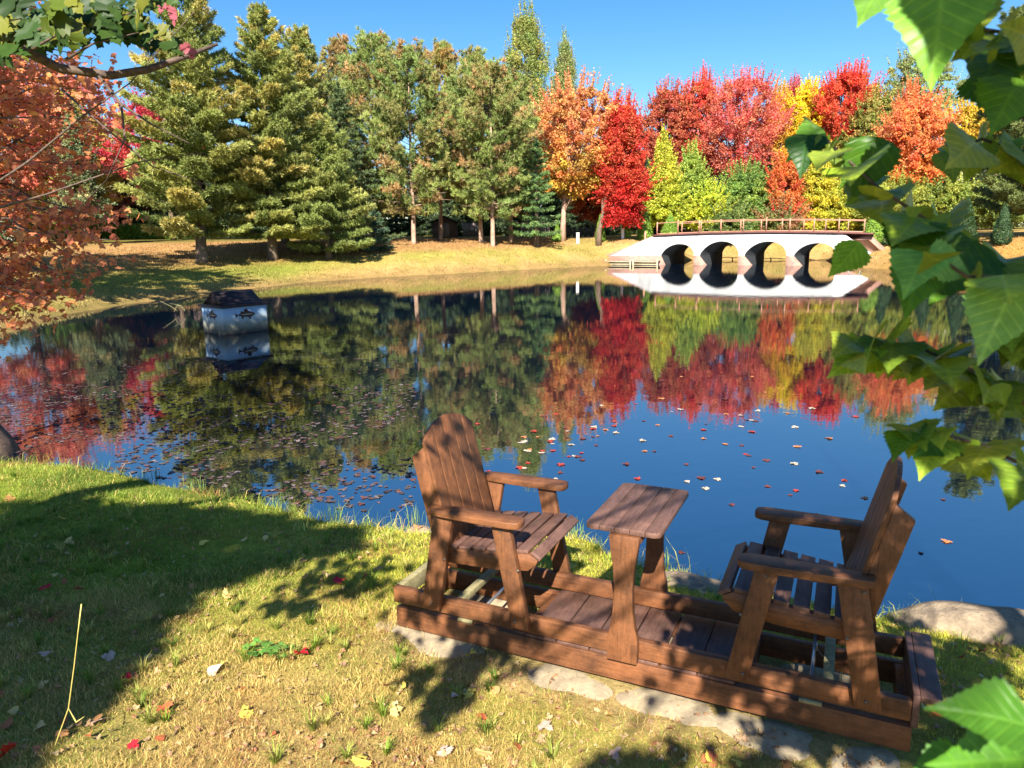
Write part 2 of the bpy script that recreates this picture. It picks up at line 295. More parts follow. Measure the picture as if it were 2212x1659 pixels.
def clumps(base, top, r0, bot, hw, nc, R, shape):
    """clump centres: z between bot and top, radius profile by shape"""
    t = R.rand(nc); 
    if shape == 'cone': prof = (1 - t) ** .85 * .95 + .05
    elif shape == 'column': prof = np.sin(np.pi * np.clip(t * .9 + .08, 0, 1)) ** .4 * (1 - .35 * t)
    elif shape == 'vase': prof = np.clip(np.sin(np.pi * (t * .82 + .1)) ** .7 * (.75 + .45 * t), 0, 1.1)
    else: prof = np.sin(np.pi * (t * .84 + .12)) ** .6
    an = R.rand(nc) * 6.28; rr = hw * prof * np.sqrt(R.rand(nc)) ** .7
    lob = 1 + .22 * np.sin(an * 3 + R.rand() * 6) * np.sin(t * 9 + R.rand() * 6)
    z = bot + (top - bot) * t
    return np.stack([base[0] + np.cos(an) * rr * lob, base[1] + np.sin(an) * rr * lob, z], 1), t
def hardwood(name, label, cat, px, Y, top, bot, hw, cols_, seed, shape='round', leafs=.13, dens=1.0, low=None, bark=None, group=None, lean=0, trunk_px=None, flat=.15, spire=.0):
    cols = list(cols_) + [tuple(int(.5 * a + .5 * b_) for a, b_ in zip(cols_[0], (170, 150, 70))), tuple(int(.62 * a + .38 * b_) for a, b_ in zip(cols_[-1], (216, 130, 70)))] if cat != 'shrub' else cols_
    R = np.random.RandomState(seed); p = at(px, 600, Y); tp = at(trunk_px, 600, Y) if trunk_px else p; x, y = tp[0], tp[1]; g = gz(x, y)
    zt = at(px, top, Y)[2]; zb = max(at(px, bot, Y)[2], g + .15); r = 1.18 * hw / F * Y; H = zt - zb
    root = empty(name, (x, y, g), label, cat, group)
    nc = int(np.clip(26 * (r * r * H) ** .62 * dens, 40, 420)); cs, t = clumps((p[0], p[1]), zt - .35 * (H / 8), 0, zb + .3, r * .9, nc, R, shape)
    cr = (.36 + .15 * H / 6) * (0.55 + .9 * R.rand(nc)); cr = cr * (1 - .35 * t)
    leafs = leafs * .66; lpc = int(np.clip(62 * dens * (.13 / leafs) ** 1.6, 20, 260)); k = nc * lpc
    q = R.randn(k, 3); q /= np.linalg.norm(q, axis=1, keepdims=True); q *= (R.rand(k, 1) ** .55); q[:, 2] *= .72 + spire
    ci = np.repeat(np.arange(nc), lpc); cen = cs[ci] + q * cr[ci][:, None]
    cc = pal(cols, nc, R, .16)
    if low is not None:
        lc = pal(low, nc, R, .16); f = np.clip((0.5 - t) * 2.2 + R.randn(nc) * .25, 0, 1)[:, None]; cc = cc * (1 - f) + lc * f
    lc = cc[ci] * (.78 + .44 * R.rand(k, 1)); lc = np.clip(lc, 0, .95)
    # single sprigs poking out of the outline
    ns = nc * 3; si = R.randint(0, nc, ns); d = cs[si] - np.array([p[0], p[1], zb + H * .35]); d /= np.linalg.norm(d, axis=1, keepdims=True); d[:, 2] += .5
    ts = R.rand(ns, 1); per = 7; sp = (cs[si] + d * cr[si][:, None] * 1.0)[:, None, :] + d[:, None, :] * np.linspace(0, .55, per)[None, :, None] * (.5 + ts[:, None]) + R.randn(ns, per, 3) * .035
    sp = sp.reshape(-1, 3); cen = np.concatenate([cen, sp]); lc = np.concatenate([lc, np.repeat(cc[si], per, 0) * (.9 + .3 * R.rand(ns * per, 1))])
    V, Q = leaf_quads(cen, leafs, R, flat); o = mk('crown', V - [x, y, g], Q, M_leaf, col=lc, parent=root)
    T = MB(off=(x, y, g)); h0 = zb + H * .62; tr = max(.07, .018 * (zt - g) + .03)
    tp_ = [(x, y, g - .2)]; 
    for i in range(1, 7):
        f = i / 6; tp_.append((x + (p[0] - x) * f ** 1.5 + R.randn() * .07 + lean * f, y + R.randn() * .07, g + (h0 - g) * f))
    T.tube(tp_, [tr * 1.25] + [tr * (1 - .13 * i) for i in range(1, 7)], 8); tpa = np.array(tp_)
    for i in R.choice(nc, min(nc, 26), replace=False):
        zz = g + (h0 - g) * np.clip((cs[i, 2] - g) / (zt - g) * .75, .25, .98); k_ = int(np.clip((zz - g) / (h0 - g) * 6, 0, 5)); f = (zz - g) / (h0 - g) * 6 - k_
        s_ = tpa[k_] * (1 - f) + tpa[k_ + 1] * f; mid = (s_ + cs[i]) / 2 + [0, 0, .12 * R.randn()]
        T.tube([s_, mid, cs[i]], [tr * .36, tr * .22, .012], 5)
    T.build('trunk', bark or M_bark, root, smooth=True)
    return root
def needle_tufts(cen, dirs, R, blades, length, width):
    k = len(cen); c = np.repeat(cen, blades, 0); d = np.repeat(dirs, blades, 0) + R.randn(k * blades, 3) * .55
    d /= np.linalg.norm(d, axis=1, keepdims=True); sd = np.cross(d, R.randn(k * blades, 3)); sd /= np.linalg.norm(sd, axis=1, keepdims=True)
    L = length * (.7 + .6 * R.rand(k * blades, 1)); Wd = width * (.7 + .6 * R.rand(k * blades, 1))
    V = np.stack([c - sd * Wd, c + sd * Wd, c + d * L], 1).reshape(-1, 3); return V, np.arange(3 * k * blades).reshape(-1, 3)
def pine(name, label, px, Y, top, hw, seed, style='white', cols=None, tips=None, clear=1.0, group=None, cat='pine tree', nb=None, blades=9, bark=None, topY=None, droop=0.0, lift=.12, trunk_r=None, xoff=None, whorl=.58, ln=None, wd=None):
    R = np.random.RandomState(seed); p = at(px, 600, Y); x, y = p[0], p[1]; g = gz(x, y); zt = at(px, top, Y)[2]; H = zt - g; r = hw / F * Y
    tx = at(xoff, top, Y)[0] if xoff else x
    root = empty(name, (x, y, g), label, cat, group); T = MB(off=(x, y, g)); tr = trunk_r or .016 * H + .05
    ax = lambda h: np.array([x + (tx - x) * (h / H) ** 1.3, y, g + h])
    T.tube([ax(0) - [0, 0, .2], ax(.25)] + [ax(H * f) + [R.randn() * .03, 0, 0] for f in (.2, .4, .6, .8, .97)], [tr * 1.5, tr * 1.1, tr * .9, tr * .7, tr * .5, tr * .28, .02], 8)
    Cn, Dn, Cc = [], [], []; cl = np.array([lin(c) for c in cols]) ** .80; tl = np.array([lin(c) for c in tips]) ** .76; h = clear
    while h < H - .15:
        t = (h - clear) / (H - clear)
        if style == 'white': L0 = r * (1 - t) ** .74 * (.86 + .2 * math.sin(min(t * 6, 1.57)))
        elif style == 'red': L0 = r * (1 - t) ** .62 * (.55 + .6 * min(t * 2.2, 1)) * (.8 + .45 * R.rand())
        else: L0 = r * (1 - t) ** .9
        m = R.randint(4, 7) if style != 'red' else R.randint(4, 6)
        a0 = R.rand() * 6.28
        for j in range(m):
            an = a0 + j * 6.28 / m + R.randn() * .25; L = L0 * (.65 + .5 * R.rand()) + .12; out = np.array([math.cos(an), math.sin(an), 0])
            up = {'white': lift + .75 * t ** 2, 'red': .05 + .75 * t, 'spruce': -droop + .5 * t ** 3}[style]
            base = ax(h); n_ = max(4, int(L / .10)); ss = np.linspace(.0, 1, n_)
            pts = base + out * (ss * L)[:, None]; pts[:, 2] += up * L * ss + ((.16 if style == 'white' else .1) * L * ss ** 2 if style != 'spruce' else .08 * L * ss ** 2) + R.randn() * .05
            br = max(.011, tr * .28 * (1 - t)); T.tube(pts[[0, n_ // 2, n_ - 1]], [br, br * .6, .008], 4)
            side = np.array([-out[1], out[0], 0]); shade = R.rand()
            bc = cl[R.randint(len(cl))] * (.8 + .4 * R.rand()); tc = tl[R.randint(len(tl))] * (.8 + .4 * R.rand())
            s0 = .16 if style != 'spruce' else .1
            if style == 'red':
                s0 = .36; k = max(5, int(L * 14)); s_ = s0 + (1 - s0) * R.rand(k); lat = (R.rand(k) - .5) * 1.0 * (.25 + .45 * s_) * min(L, 2.0)
                c = base + out * (s_ * L)[:, None] + side * lat[:, None]; c[:, 2] = base[2] + up * L * s_ + .1 * L * s_ ** 2 + .18 * R.randn(k) + .1
                d = np.tile(out * .35 + [0, 0, .8], (k, 1)) + R.randn(k, 3) * .15
            elif style == 'white':
                k = max(10, int(L * 92 * (.5 + .5 * (1 - t)))); s_ = s0 + (1 - s0) * R.rand(k) ** .8; wdt = .36 * np.sin(np.pi * np.clip(s_ * .92, 0, 1)) ** .5 + .06; lat = (R.rand(k) * 2 - 1) * wdt * min(L, 2.6) * .62
                c = base + out * (s_ * L)[:, None] + side * lat[:, None]; c[:, 2] = base[2] + up * L * s_ + .16 * L * s_ ** 2 + .07 * R.randn(k) - .1 * np.abs(lat)
                d = out * .7 + side * np.sign(lat)[:, None] * .45 + np.array([0, 0, .42]) + R.randn(k, 3) * .1
            else:
                k = max(6, int(L * 38)); s_ = s0 + (1 - s0) * R.rand(k); lat = (R.rand(k) * 2 - 1) * .3 * (1.15 - s_) * L
                c = base + out * (s_ * L)[:, None] + side * lat[:, None]; c[:, 2] = base[2] + up * L * s_ + .08 * L * s_ ** 2 + .05 * R.randn(k) - .15 * np.abs(lat)
                d = out * .6 + side * np.sign(lat)[:, None] * .4 + np.array([0, 0, -.15]) + R.randn(k, 3) * .1
            Cn.append(c); Dn.append(d); f = np.clip(s_ * 1.2 - .35 + R.randn(k) * .25, 0, 1)[:, None]; Cc.append(bc * (1 - f) + tc * f)
        h += whorl * (.8 + .4 * R.rand()) * (1 - .45 * t)
    # leader
    k = 40; zz = H - R.rand(k) * .9; Cn.append(np.array([ax(q_) for q_ in zz])); Dn.append(np.tile([0, 0, 1.], (k, 1)) + R.randn(k, 3) * .5); Cc.append(np.tile(cl[0], (k, 1)))
    Cn = np.concatenate(Cn); Dn = np.concatenate(Dn); Cc = np.concatenate(Cc)
    ln = ln or {'white': .22, 'red': .30, 'spruce': .17}[style]; wd = wd or {'white': .024, 'red': .024, 'spruce': .028}[style]; bl = {'white': blades, 'red': 26, 'spruce': blades}[style]
    V, Fc = needle_tufts(Cn - [x, y, g], Dn, R, bl, ln, wd)
    mk('crown', V, Fc, M_needle, col=np.clip(np.repeat(Cc, bl, 0) * (.8 + .4 * R.rand(len(Cc) * bl, 1)), 0, .9), parent=root)
    if style == 'red':   # dead twigs low on the stem
        for j in range(26):
            hh = .18 * H + R.rand() * .30 * H; an = R.rand() * 6.28; L = (.5 + R.rand()) * r * .62; o_ = np.array([math.cos(an), math.sin(an), -.05 + .25 * R.rand()])
            T.tube([ax(hh), ax(hh) + o_ * L * .5, ax(hh) + o_ * L + [0, 0, -.1]], [.022, .014, .006], 4)
    T.build('trunk', bark or M_bark, root, smooth=True); return root
# ------------------------------------------------------------------ glider with two chairs and a table
M_bolt, n, l, b = mat('dull_bolt_head'); b.inputs[0].default_value = (.16, .14, .12, 1); b.inputs['Metallic'].default_value = .6; b.inputs['Roughness'].default_value = .55
GO = np.array([-0.65070591, 3.53283366, 0.50567284])
GM = np.array([[0.90498775, -0.42537137, 0.00750809], [0.425435, 0.90477922, -0.01948399], [0.00149477, 0.02082698, 0.99978198]])
gl = empty('glider_bench', tuple(GO + np.array([1.2, .27, -.225]) @ GM), 'brown double wooden glider with two facing chairs and a small table on the bank', 'glider bench')
GOFF = np.array(gl.location); W_ = .534
def gmb(): return MB((GO, GM), GOFF)
def board(m, s, a, b_): m.box(a, b_)
def loft(m, lo, hi, y0, y1):
    """quad side profile (u,w) lo->hi between v=y0..y1 : lo/hi are (u0,u1,w)"""
    m.add([(lo[0], y0, lo[2]), (lo[1], y0, lo[2]), (lo[1], y1, lo[2]), (lo[0], y1, lo[2]), (hi[0], y0, hi[2]), (hi[1], y0, hi[2]), (hi[1], y1, hi[2]), (hi[0], y1, hi[2])],
          [(0, 3, 2, 1), (4, 5, 6, 7), (0, 1, 5, 4), (1, 2, 6, 5), (2, 3, 7, 6), (3, 0, 4, 7)])
m = gmb()
m.box((.010, .004, -.225), (2.45, .042, -.116)); m.box((.010, W_ - .042, -.225), (2.45, W_ - .004, -.116)); m.box((.012, .043, -.224), (.05, W_ - .043, -.118)); m.box((2.41, .043, -.224), (2.448, W_ - .043, -.118))
m.box((.72, .043, -.222), (.76, W_ - .043, -.12)); m.box((1.79, .043, -.222), (1.83, W_ - .043, -.12))
bf = m.build('base_frame', M_brown, gl, bevel=.003)
R = np.random.RandomState(3)
for i in range(6):
    m = gmb(); u0 = .768 + i * .168 + (0.0 if i != 4 else .004); dz = R.rand() * .003; m.box((u0, .01, -.1155), (u0 + .158 + R.rand() * .004, W_ - .012, -.0985 + dz)); m.build('deck_board', M_deck, gl, bevel=.003)
for a_, b_s in ((.39, .47), (2.03, 2.12)): m = gmb(); m.box((a_, .0, -.1155), (b_s, .03, -.100)); m.build('spacer_block', M_grey, gl)
m = gmb(); m.box((0.0, 0, -.089), (2.442, .038, 0)); m.box((0.0, W_ - .038, -.089), (2.442, W_, 0))
sf = m.build('swing_frame', M_brown, gl, bevel=.004)
m = gmb(); m.box((.002, .039, -.083), (.04, W_ - .039, .003)); m.box((.368, .039, -.035), (.408, W_ - .039, -.001)); m.build('left_cross_bar', M_grey, gl, bevel=.003)
m = gmb(); m.box((2.443, -.002, -.11), (2.468, W_ + .002, .03)); m.box((2.469, .0, .005), (2.545, W_, .032)); m.build('end_board', M_deck, gl, bevel=.003)
m = gmb(); m.box((2.115, .039, -.035), (2.158, W_ - .039, -.001)); m.build('right_cross_bar', M_grey, gl, bevel=.003)
for u_ in (.507, 2.072):
    m = gmb(); m.tube([(u_, .03, -.05), (u_, W_ - .03, -.05)], .008, 8)
    for v_ in (.06, W_ - .06): m.tube([(u_, v_, -.05), (u_ + .01, v_, -.12), (u_ + .05, v_, -.16)], .005, 6)
    m.build('hanger_rod', M_rod, gl, smooth=True)
def chair(mir):
    X = (lambda u: 2.54 - u) if mir else (lambda u: u)
    def pr(m, poly, a, b_): m.prism([(X(u), w__) for u, w__ in poly], 1, a, b_)
    m = gmb()
    for v0 in (.001, W_ - .039): pr(m, [(.33, .20), (.34, .275), (.795, .324), (.84, .298), (.832, .275), (.79, .238), (.62, .212)], v0, v0 + .038)
    pr(m, [(.34, .22), (.34, .262), (.375, .262), (.375, .22)], .04, W_ - .04)
    ch = m.build('chair', M_brown, gl, bevel=.003)
    m = gmb()
    for i in range(7):
        u0 = .335 + i * .0785; w0 = .278 + (u0 - .34) * .107
        if i == 6: pts = [(.801, .325), (.811, .342), (.860, .313), (.850, .296)]
        else: pts = [(u0, w0 - .001), (u0, w0 + .019), (u0 + .064, w0 + .0255), (u0 + .064, w0 + .0055)]
        pr(m, pts, -.003 if i < 5 else .0, W_ + .003)
    m.build('seat', M_deck, ch, bevel=.003)
    # backrest : five slats with an arched top on two stiles
    m = gmb(); du, dw = -.255 / math.hypot(1, .255), 1 / math.hypot(1, .255)
    def bpnt(v, w__, th): u = .205 + .255 * (.935 - w__) - th * dw; return (X(u), v, w__ + th * du)
    def archw(v): q = (v - .245) / .25; return .914 - .085 * q * q - .010 * q ** 8
    for i in range(5):
        v0, v1 = -.002 + i * .0995, -.002 + i * .0995 + .0955; V = []
        vs = np.linspace(v0, v1, 5)
        for th in (0, .02):
            for v in vs: V.append(bpnt(v, .262, th))
            for v in vs: V.append(bpnt(v, archw(v), th))
        Q = []
        for k in range(4):
            Q += [(k, k + 1, k + 6, k + 5), (10 + k + 1, 10 + k, 10 + k + 5, 10 + k + 6), (5 + k, 5 + k + 1, 15 + k + 1, 15 + k), (k + 1, k, 10 + k, 10 + k + 1)]
        Q += [(0, 5, 15, 10), (9, 4, 14, 19)]
        m.add(V, Q)
    bk = m.build('backrest', M_brownu, ch, bevel=.002)
    m = gmb()
    for v0 in (.004, W_ - .06):
        V = [bpnt(v, w__, th) for v in (v0, v0 + .036) for (w__, th) in ((.24, .021), (.24, .105), (.765, .105), (.80, .021))]
        m.add(V, [(0, 1, 2, 3), (7, 6, 5, 4), (0, 4, 5, 1), (1, 5, 6, 2), (2, 6, 7, 3), (3, 7, 4, 0)])
    m.add([bpnt(v, w__, th) for v in (.041, W_ - .061) for (w__, th) in ((.5, .021), (.5, .05), (.58, .05), (.58, .021))], [(0, 1, 2, 3), (7, 6, 5, 4), (0, 4, 5, 1), (1, 5, 6, 2), (2, 6, 7, 3), (3, 7, 4, 0)])
    m.build('back_stile', M_brownu, ch, bevel=.003)
    for v0 in (-.040, W_ + .002):
        m = gmb(); lo, hi = (.718, .81, -.056), (.612, .708, .4695)
        loft(m, (X(lo[0]), X(lo[1]), lo[2]), (X(hi[0]), X(hi[1]), hi[2]), v0, v0 + .038); m.build('leg', M_brownu, ch, bevel=.003)
        m = gmb(); lo, hi = (.20, .303, -.056), (.29, .40, .4695)
        loft(m, (X(lo[0]), X(lo[1]), lo[2]), (X(hi[0]), X(hi[1]), hi[2]), v0, v0 + .038); m.build('leg', M_brownu, ch, bevel=.003)
    for (u_b, w_b) in ((.755, .25), (.735, -.02), (.348, .235), (.262, -.02), (.30, .44), (.665, .44)):
        m = gmb(); c_ = X(u_b); m.tube([(c_, -.0405, w_b), (c_, -.0440, w_b)], .0070, 8); m.build('bolt', M_bolt, ch, smooth=False)
    for sgn in (0, 1):
        c0 = (-.030 if sgn == 0 else W_ + .030); m = gmb(); P = []
        for u, hw_ in ((.265, .034), (.32, .042), (.45, .050), (.60, .054), (.72, .054), (.755, .048), (.772, .036), (.778, .015)): P.append((u, hw_))
        poly = [(X(u), c0 - h_) for u, h_ in P] + [(X(u), c0 + h_) for u, h_ in P[::-1]]
        m.prism(poly, 2, .4705, .5035); m.build('armrest', M_brown, ch, bevel=.005)
    return ch
chair(False); chair(True)
m = gmb()
for i in range(5):
    u0 = 1.082 + i * .0705; u1 = u0 + .068; y0, y1 = -.016, .617; c = .028
    if i == 0: poly = [(u0 + c, y0), (u1, y0), (u1, y1), (u0 + c, y1), (u0 + .006, y1 - .012), (u0, y1 - c), (u0, y0 + c), (u0 + .006, y0 + .012)]
    elif i == 4: poly = [(u0, y0), (u1 - c, y0), (u1 - .006, y0 + .012), (u1, y0 + c), (u1, y1 - c), (u1 - .006, y1 - .012), (u1 - c, y1), (u0, y1)]
    else: poly = [(u0, y0), (u1, y0), (u1, y1), (u0, y1)]
    m.prism(poly, 2, .512, .537)
tb = m.build('table', M_deck, gl, bevel=.003)
for v0 in (-.040, W_ + .002):
    m = gmb(); prof = [(-.10, .070), (-.02, .072), (.03, .068), (.08, .056), (.15, .047), (.26, .043), (.36, .049), (.44, .062), (.511, .070)]
    V = []
    for w__, h_ in prof:
        for v in (v0, v0 + .038): V += [(1.274 - h_, v, w__), (1.274 + h_, v, w__)]
    Q = []
    for i in range(len(prof) - 1):
        a = i * 4; Q += [(a, a + 1, a + 5, a + 4), (a + 3, a + 2, a + 6, a + 7), (a + 1, a + 3, a + 7, a + 5), (a + 2, a, a + 4, a + 6)]
    e = (len(prof) - 1) * 4; Q += [(0, 2, 3, 1), (e, e + 1, e + 3, e + 2)]
    m.add(V, Q); m.build('leg', M_brownu, tb, bevel=.003)
m = gmb(); m.box((1.21, .0, .47), (1.24, W_, .511)); m.box((1.31, .0, .47), (1.34, W_, .511)); m.build('table_cleat', M_brown, tb)
# pavers under the frame
def blob_stone(name, cx, cy, z0, rx, ry, h, m_, seed, label, cat, rotz=0, group=None, square=2.0, rough=.12):
    R = np.random.RandomState(seed); nu, nv = 40, 14; V = []
    ph = R.rand(6) * 6
    for j in range(nv + 1):
        t = j / nv; 
        for i in range(nu):
            a = 2 * math.pi * i / nu; c, s = math.cos(a), math.sin(a); q = (abs(c) ** square + abs(s) ** square) ** (-1 / square)
            q *= 1 + rough * (math.sin(2 * a + ph[0]) * .5 + math.sin(3 * a + ph[1]) * .4 + math.sin(7 * a + ph[2]) * .15)
            rr = math.sin(t * math.pi / 2) ** .7 if square < 3 else min(1, t * 1.6) ** .5
            zz = h * (1 - rr ** 3.0) * (1 + .15 * math.sin(4 * a + ph[3] + t * 5) * t)
            x, y = c * q * rr * rx, s * q * rr * ry; V.append((x * math.cos(rotz) - y * math.sin(rotz), x * math.sin(rotz) + y * math.cos(rotz), zz))
    V = np.array(V); V[:, 2] += rough * .12 * h * np.sin(V[:, 0] * 23 + ph[4]) * np.sin(V[:, 1] * 19 + ph[5])
    bot = V[-nu:].copy(); bot[:, 2] = -.25; V = np.vstack([V, bot]); Q = [(j * nu + i, (j + 1) * nu + i, (j + 1) * nu + (i + 1) % nu, j * nu + (i + 1) % nu) for j in range(nv + 1) for i in range(nu)]
    o = mk(name, V, np.array(Q), m_, smooth=True); o.location = (cx, cy, z0); tag(o, label, cat, group); return o
for k, (px, py, rx, ry, lab) in enumerate([(930, 1375, .33, .16, 'pale flat paver half under the left end of the glider base'), (1225, 1458, .22, .13, 'pale flat paver in front of the table leg by the glider base'),
        (1440, 1505, .22, .13, 'pale flat paver below the middle right of the glider base'), (1655, 1572, .20, .13, 'dappled flat paver near the right chair in front of the glider'), (1880, 1640, .15, .12, 'shaded paver at the right end of the glider base')]):
    p = onz(px, py, .285); blob_stone('paver', p[0], p[1], gz(p[0], p[1]) - .004, rx, ry, .014, M_paver, 20 + k, lab, 'paver', rotz=rad(-25 + 7 * math.sin(k * 5)), group='pavers under the glider', square=2.6, rough=.26)
for k, (u, v) in enumerate([(.3, .5), (.9, .42), (1.5, .42), (2.1, .42)]):
    p = GO + np.array([u, v, 0]) @ GM; blob_stone('paver', p[0], p[1], gz(p[0], p[1]) - .004, .2, .16, .02, M_paver, 40 + k, ['paver seen under the left chair seat between the base rails', 'paver seen under the deck boards left of the table leg', 'paver seen under the deck boards right of the table leg', 'paver seen under the right chair seat between the base rails'][k], 'paver', rotz=rad(-25), group='pavers under the glider', square=3.2)
p = onz(1500, 1262, .1); blob_stone('shore_stone', p[0], p[1] - .02, -.01, .44, .24, .15, M_rock, 51, 'flat tan stone on the shore behind the table and right chair', 'rock', rotz=rad(-28))
p = onz(2110, 1345, .1); blob_stone('shore_stone', p[0] + .05, p[1] - .02, -.03, .62, .25, .22, M_rock, 52, 'large tan boulder at the water edge right of the glider', 'rock', rotz=rad(-18))
p = onz(905, 1130, .1); blob_stone('shore_stone', p[0], p[1], -.02, .16, .09, .09, M_rock, 53, 'small stone at the water edge left of the left chair', 'rock', rotz=rad(-10))
p = onz(1085, 1140, .1); blob_stone('shore_stone', p[0], p[1], -.03, .22, .12, .10, M_rock, 54, 'grey stone at the water edge seen under the left chair armrest', 'rock', rotz=rad(10))
# ------------------------------------------------------------------ pump house with painted fish
M_wallp, n, l, b = mat('painted_block_wall')
tc = N(n, 'ShaderNodeTexCoord'); sp = N(n, 'ShaderNodeSeparateXYZ'); l.new(tc.outputs['Object'], sp.inputs[0]); nz = noise(n, l, 6, 8, .8); nz2 = noise(n, l, 22, 6, .8)
ma = N(n, 'ShaderNodeMath', operation='MULTIPLY_ADD'); l.new(nz.outputs[0], ma.inputs[0]); ma.inputs[1].default_value = .28; l.new(sp.outputs[2], ma.inputs[2])
mb_ = N(n, 'ShaderNodeMath', operation='MULTIPLY_ADD'); l.new(nz2.outputs[0], mb_.inputs[0]); mb_.inputs[1].default_value = .16; l.new(ma.outputs[0], mb_.inputs[2])
r = ramp(n, l, mb_.outputs[0], [(.20, lin((34, 32, 28))), (.30, lin((80, 76, 64))), (.44, lin((128, 128, 112))), (.60, lin((160, 172, 174))), (.74, lin((146, 172, 196))), (.9, lin((140, 170, 200)))])
l.new(r.outputs[0], b.inputs[0]); b.inputs['Roughness'].default_value = .7
M_roof = wood_mat('dark_roof_boards', lin((40, 30, 32)), lin((26, 20, 22)), lin((70, 62, 68)), .66, .5)
M_fish, n, l, b = mat('fish_paint'); g = noise(n, l, 18, 4, .7, stretch=(1, 1, 2.5)); r = ramp(n, l, g.outputs[0], [(.4, lin((30, 22, 20))), (.6, lin((84, 64, 50)))]); l.new(r.outputs[0], b.inputs[0]); b.inputs['Roughness'].default_value = .7
M_fishl, n, l, b = mat('fish_stripe_paint'); b.inputs[0].default_value = (*lin((176, 158, 136)), 1)
HA = rad(50); HB = np.array([-7.02, 17.42, 0.0]); HM = np.array([[math.cos(HA), math.sin(HA), 0], [-math.sin(HA), math.cos(HA), 0], [0, 0, 1.0]]); LW, LD_ = 1.20, 1.02
hs = empty('pump_house', tuple(HB), 'small painted pump house with dark roof and fish pictures standing in the pond', 'pump house')
def hmb(): return MB((HB, HM), HB)
m = hmb(); m.box((0, 0, -.8), (LW, LD_, .655)); m.build('wall', M_wallp, hs, bevel=.01)
m = hmb(); m.box((-.06, -.06, .657), (LW + .06, LD_ + .06, .715)); m.build('eave_board', M_roof, hs, bevel=.004)
m = hmb(); z0, z1 = .716, 1.03; x0, x1, y0, y1 = .08, LW - .12, .04, LD_ - .04; ym = (y0 + y1) / 2
for k in range(5):
    f0, f1 = k / 5, (k + 1) / 5 + .03
    for s in (0, 1):
        ya = (y0 if s == 0 else y1); a = ya + (ym - ya) * f0; b2 = ya + (ym - ya) * min(f1, 1); za = z0 + (z1 - z0) * f0; zb = z0 + (z1 - z0) * min(f1, 1); o_ = .012
        xs0 = x0 - .04; xs1 = x1 + .04
        m.add([(xs0, a, za + o_ * .7), (xs1, a, za + o_ * .7), (xs1, b2, zb + .004), (xs0, b2, zb + .004), (xs0, a, za), (xs1, a, za), (xs1, b2, zb - .008), (xs0, b2, zb - .008)],
              [(0, 1, 2, 3), (7, 6, 5, 4), (0, 4, 5, 1), (1, 5, 6, 2), (2, 6, 7, 3), (3, 7, 4, 0)])
m.build('roof', M_roof, hs)
for xg in (x0, x1 - .02): m = hmb(); m.prism([(y0 + .03, z0), (y1 - .03, z0), (ym, z1 - .02)], 0, xg, xg + .02); m.build('gable', M_roof, hs)
FISH = [(-.5, .13), (-.44, .03), (-.36, .015), (-.28, .05), (-.22, .085), (-.24, .15), (-.16, .16), (-.1, .11), (-.06, .13), (-.07, .25), (0, .23), (.06, .27), (.12, .22), (.16, .14), (.26, .12), (.36, .08), (.45, .035), (.5, .0), (.44, -.02), (.47, -.045), (.38, -.085),
        (.3, -.11), (.24, -.13), (.26, -.22), (.19, -.24), (.15, -.14), (.02, -.12), (-.1, -.10), (-.13, -.2), (-.21, -.19), (-.2, -.09), (-.3, -.045), (-.36, -.02), (-.44, -.06), (-.5, -.16), (-.46, -.02)]
def fish(face, c, zc, L):
    m = hmb(); m2 = hmb()
    for i in range(len(FISH)): pass
    f3 = lambda a, z, o_: (c + a * L, -o_, zc + z * L) if face == 0 else (-o_, c - a * L, zc + z * L)
    k = len(FISH); V = [f3(a, z, .006) for a, z in FISH] + [f3(a, z, .001) for a, z in FISH]
    # triangulate by strips along x using centre spine
    sp_ = [f3(a, .0 if abs(a) < .45 else 0.0, .006) for a, z in FISH]; V += sp_
    m.add(V, [(i, (i + 1) % k, k + (i + 1) % k, k + i) for i in range(k)] + [(i, (i + 1) % k, 2 * k + (i + 1) % k, 2 * k + i) for i in range(k)])
    o = m.build('fish_painting', M_fish, hs)
    st = [(-.3, .008), (-.1, .022), (.1, .03), (.3, .022), (.38, .0), (.3, -.012), (.1, -.014), (-.1, -.012)]
    m2.add([f3(a, z, .009) for a, z in st] + [f3(0.02, .008, .009)], T=[(i, (i + 1) % 8, 8) for i in range(8)]); m2.build('fish_stripe', M_fishl, o)
fish(0, .60, .455, .54); fish(1, .52, .455, .50)
# ------------------------------------------------------------------ bridge
def tex_white():
    m, n, l, b = mat('white_painted_concrete'); g = noise(n, l, 1.2, 6, .7, stretch=(1.2, 1.2, .25)); r = ramp(n, l, g.outputs[0], [(.28, lin((206, 206, 204))), (.45, lin((238, 238, 236)))]); l.new(r.outputs[0], b.inputs[0]); b.inputs['Roughness'].default_value = .7; return m
M_white = tex_white()
M_brick = wood_mat('pink_brown_base', lin((178, 138, 122)), lin((146, 112, 98)), lin((200, 178, 162)), .6, .7, .5)
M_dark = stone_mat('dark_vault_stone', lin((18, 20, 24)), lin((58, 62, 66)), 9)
M_rail = wood_mat('reddish_rail_wood', lin((196, 146, 120)), lin((170, 118, 96)), lin((206, 170, 142)), .66, .6)
M_edge = wood_mat('deck_edge_wood', lin((120, 78, 72)), lin((92, 58, 54)), lin((150, 110, 100)), .66, .6)
M_dockw = wood_mat('pale_dock_wood', lin((196, 178, 140)), lin((140, 124, 92)), lin((214, 200, 170)), .5, .8)
br = empty('arched_bridge', tuple(bp(8, 0, 0)), 'white bridge with four dark arches and a wooden railing across the pond', 'bridge')
BOFF = np.array(br.location)
def bmb(): return MB(BFR, BOFF)
ARCH = [(3.73, 6.03, 1.45, 4.05), (6.45, 9.05, 1.61, 6.95), (9.44, 12.10, 1.58, 10.0), (12.58, 15.10, 1.46, 13.15)]
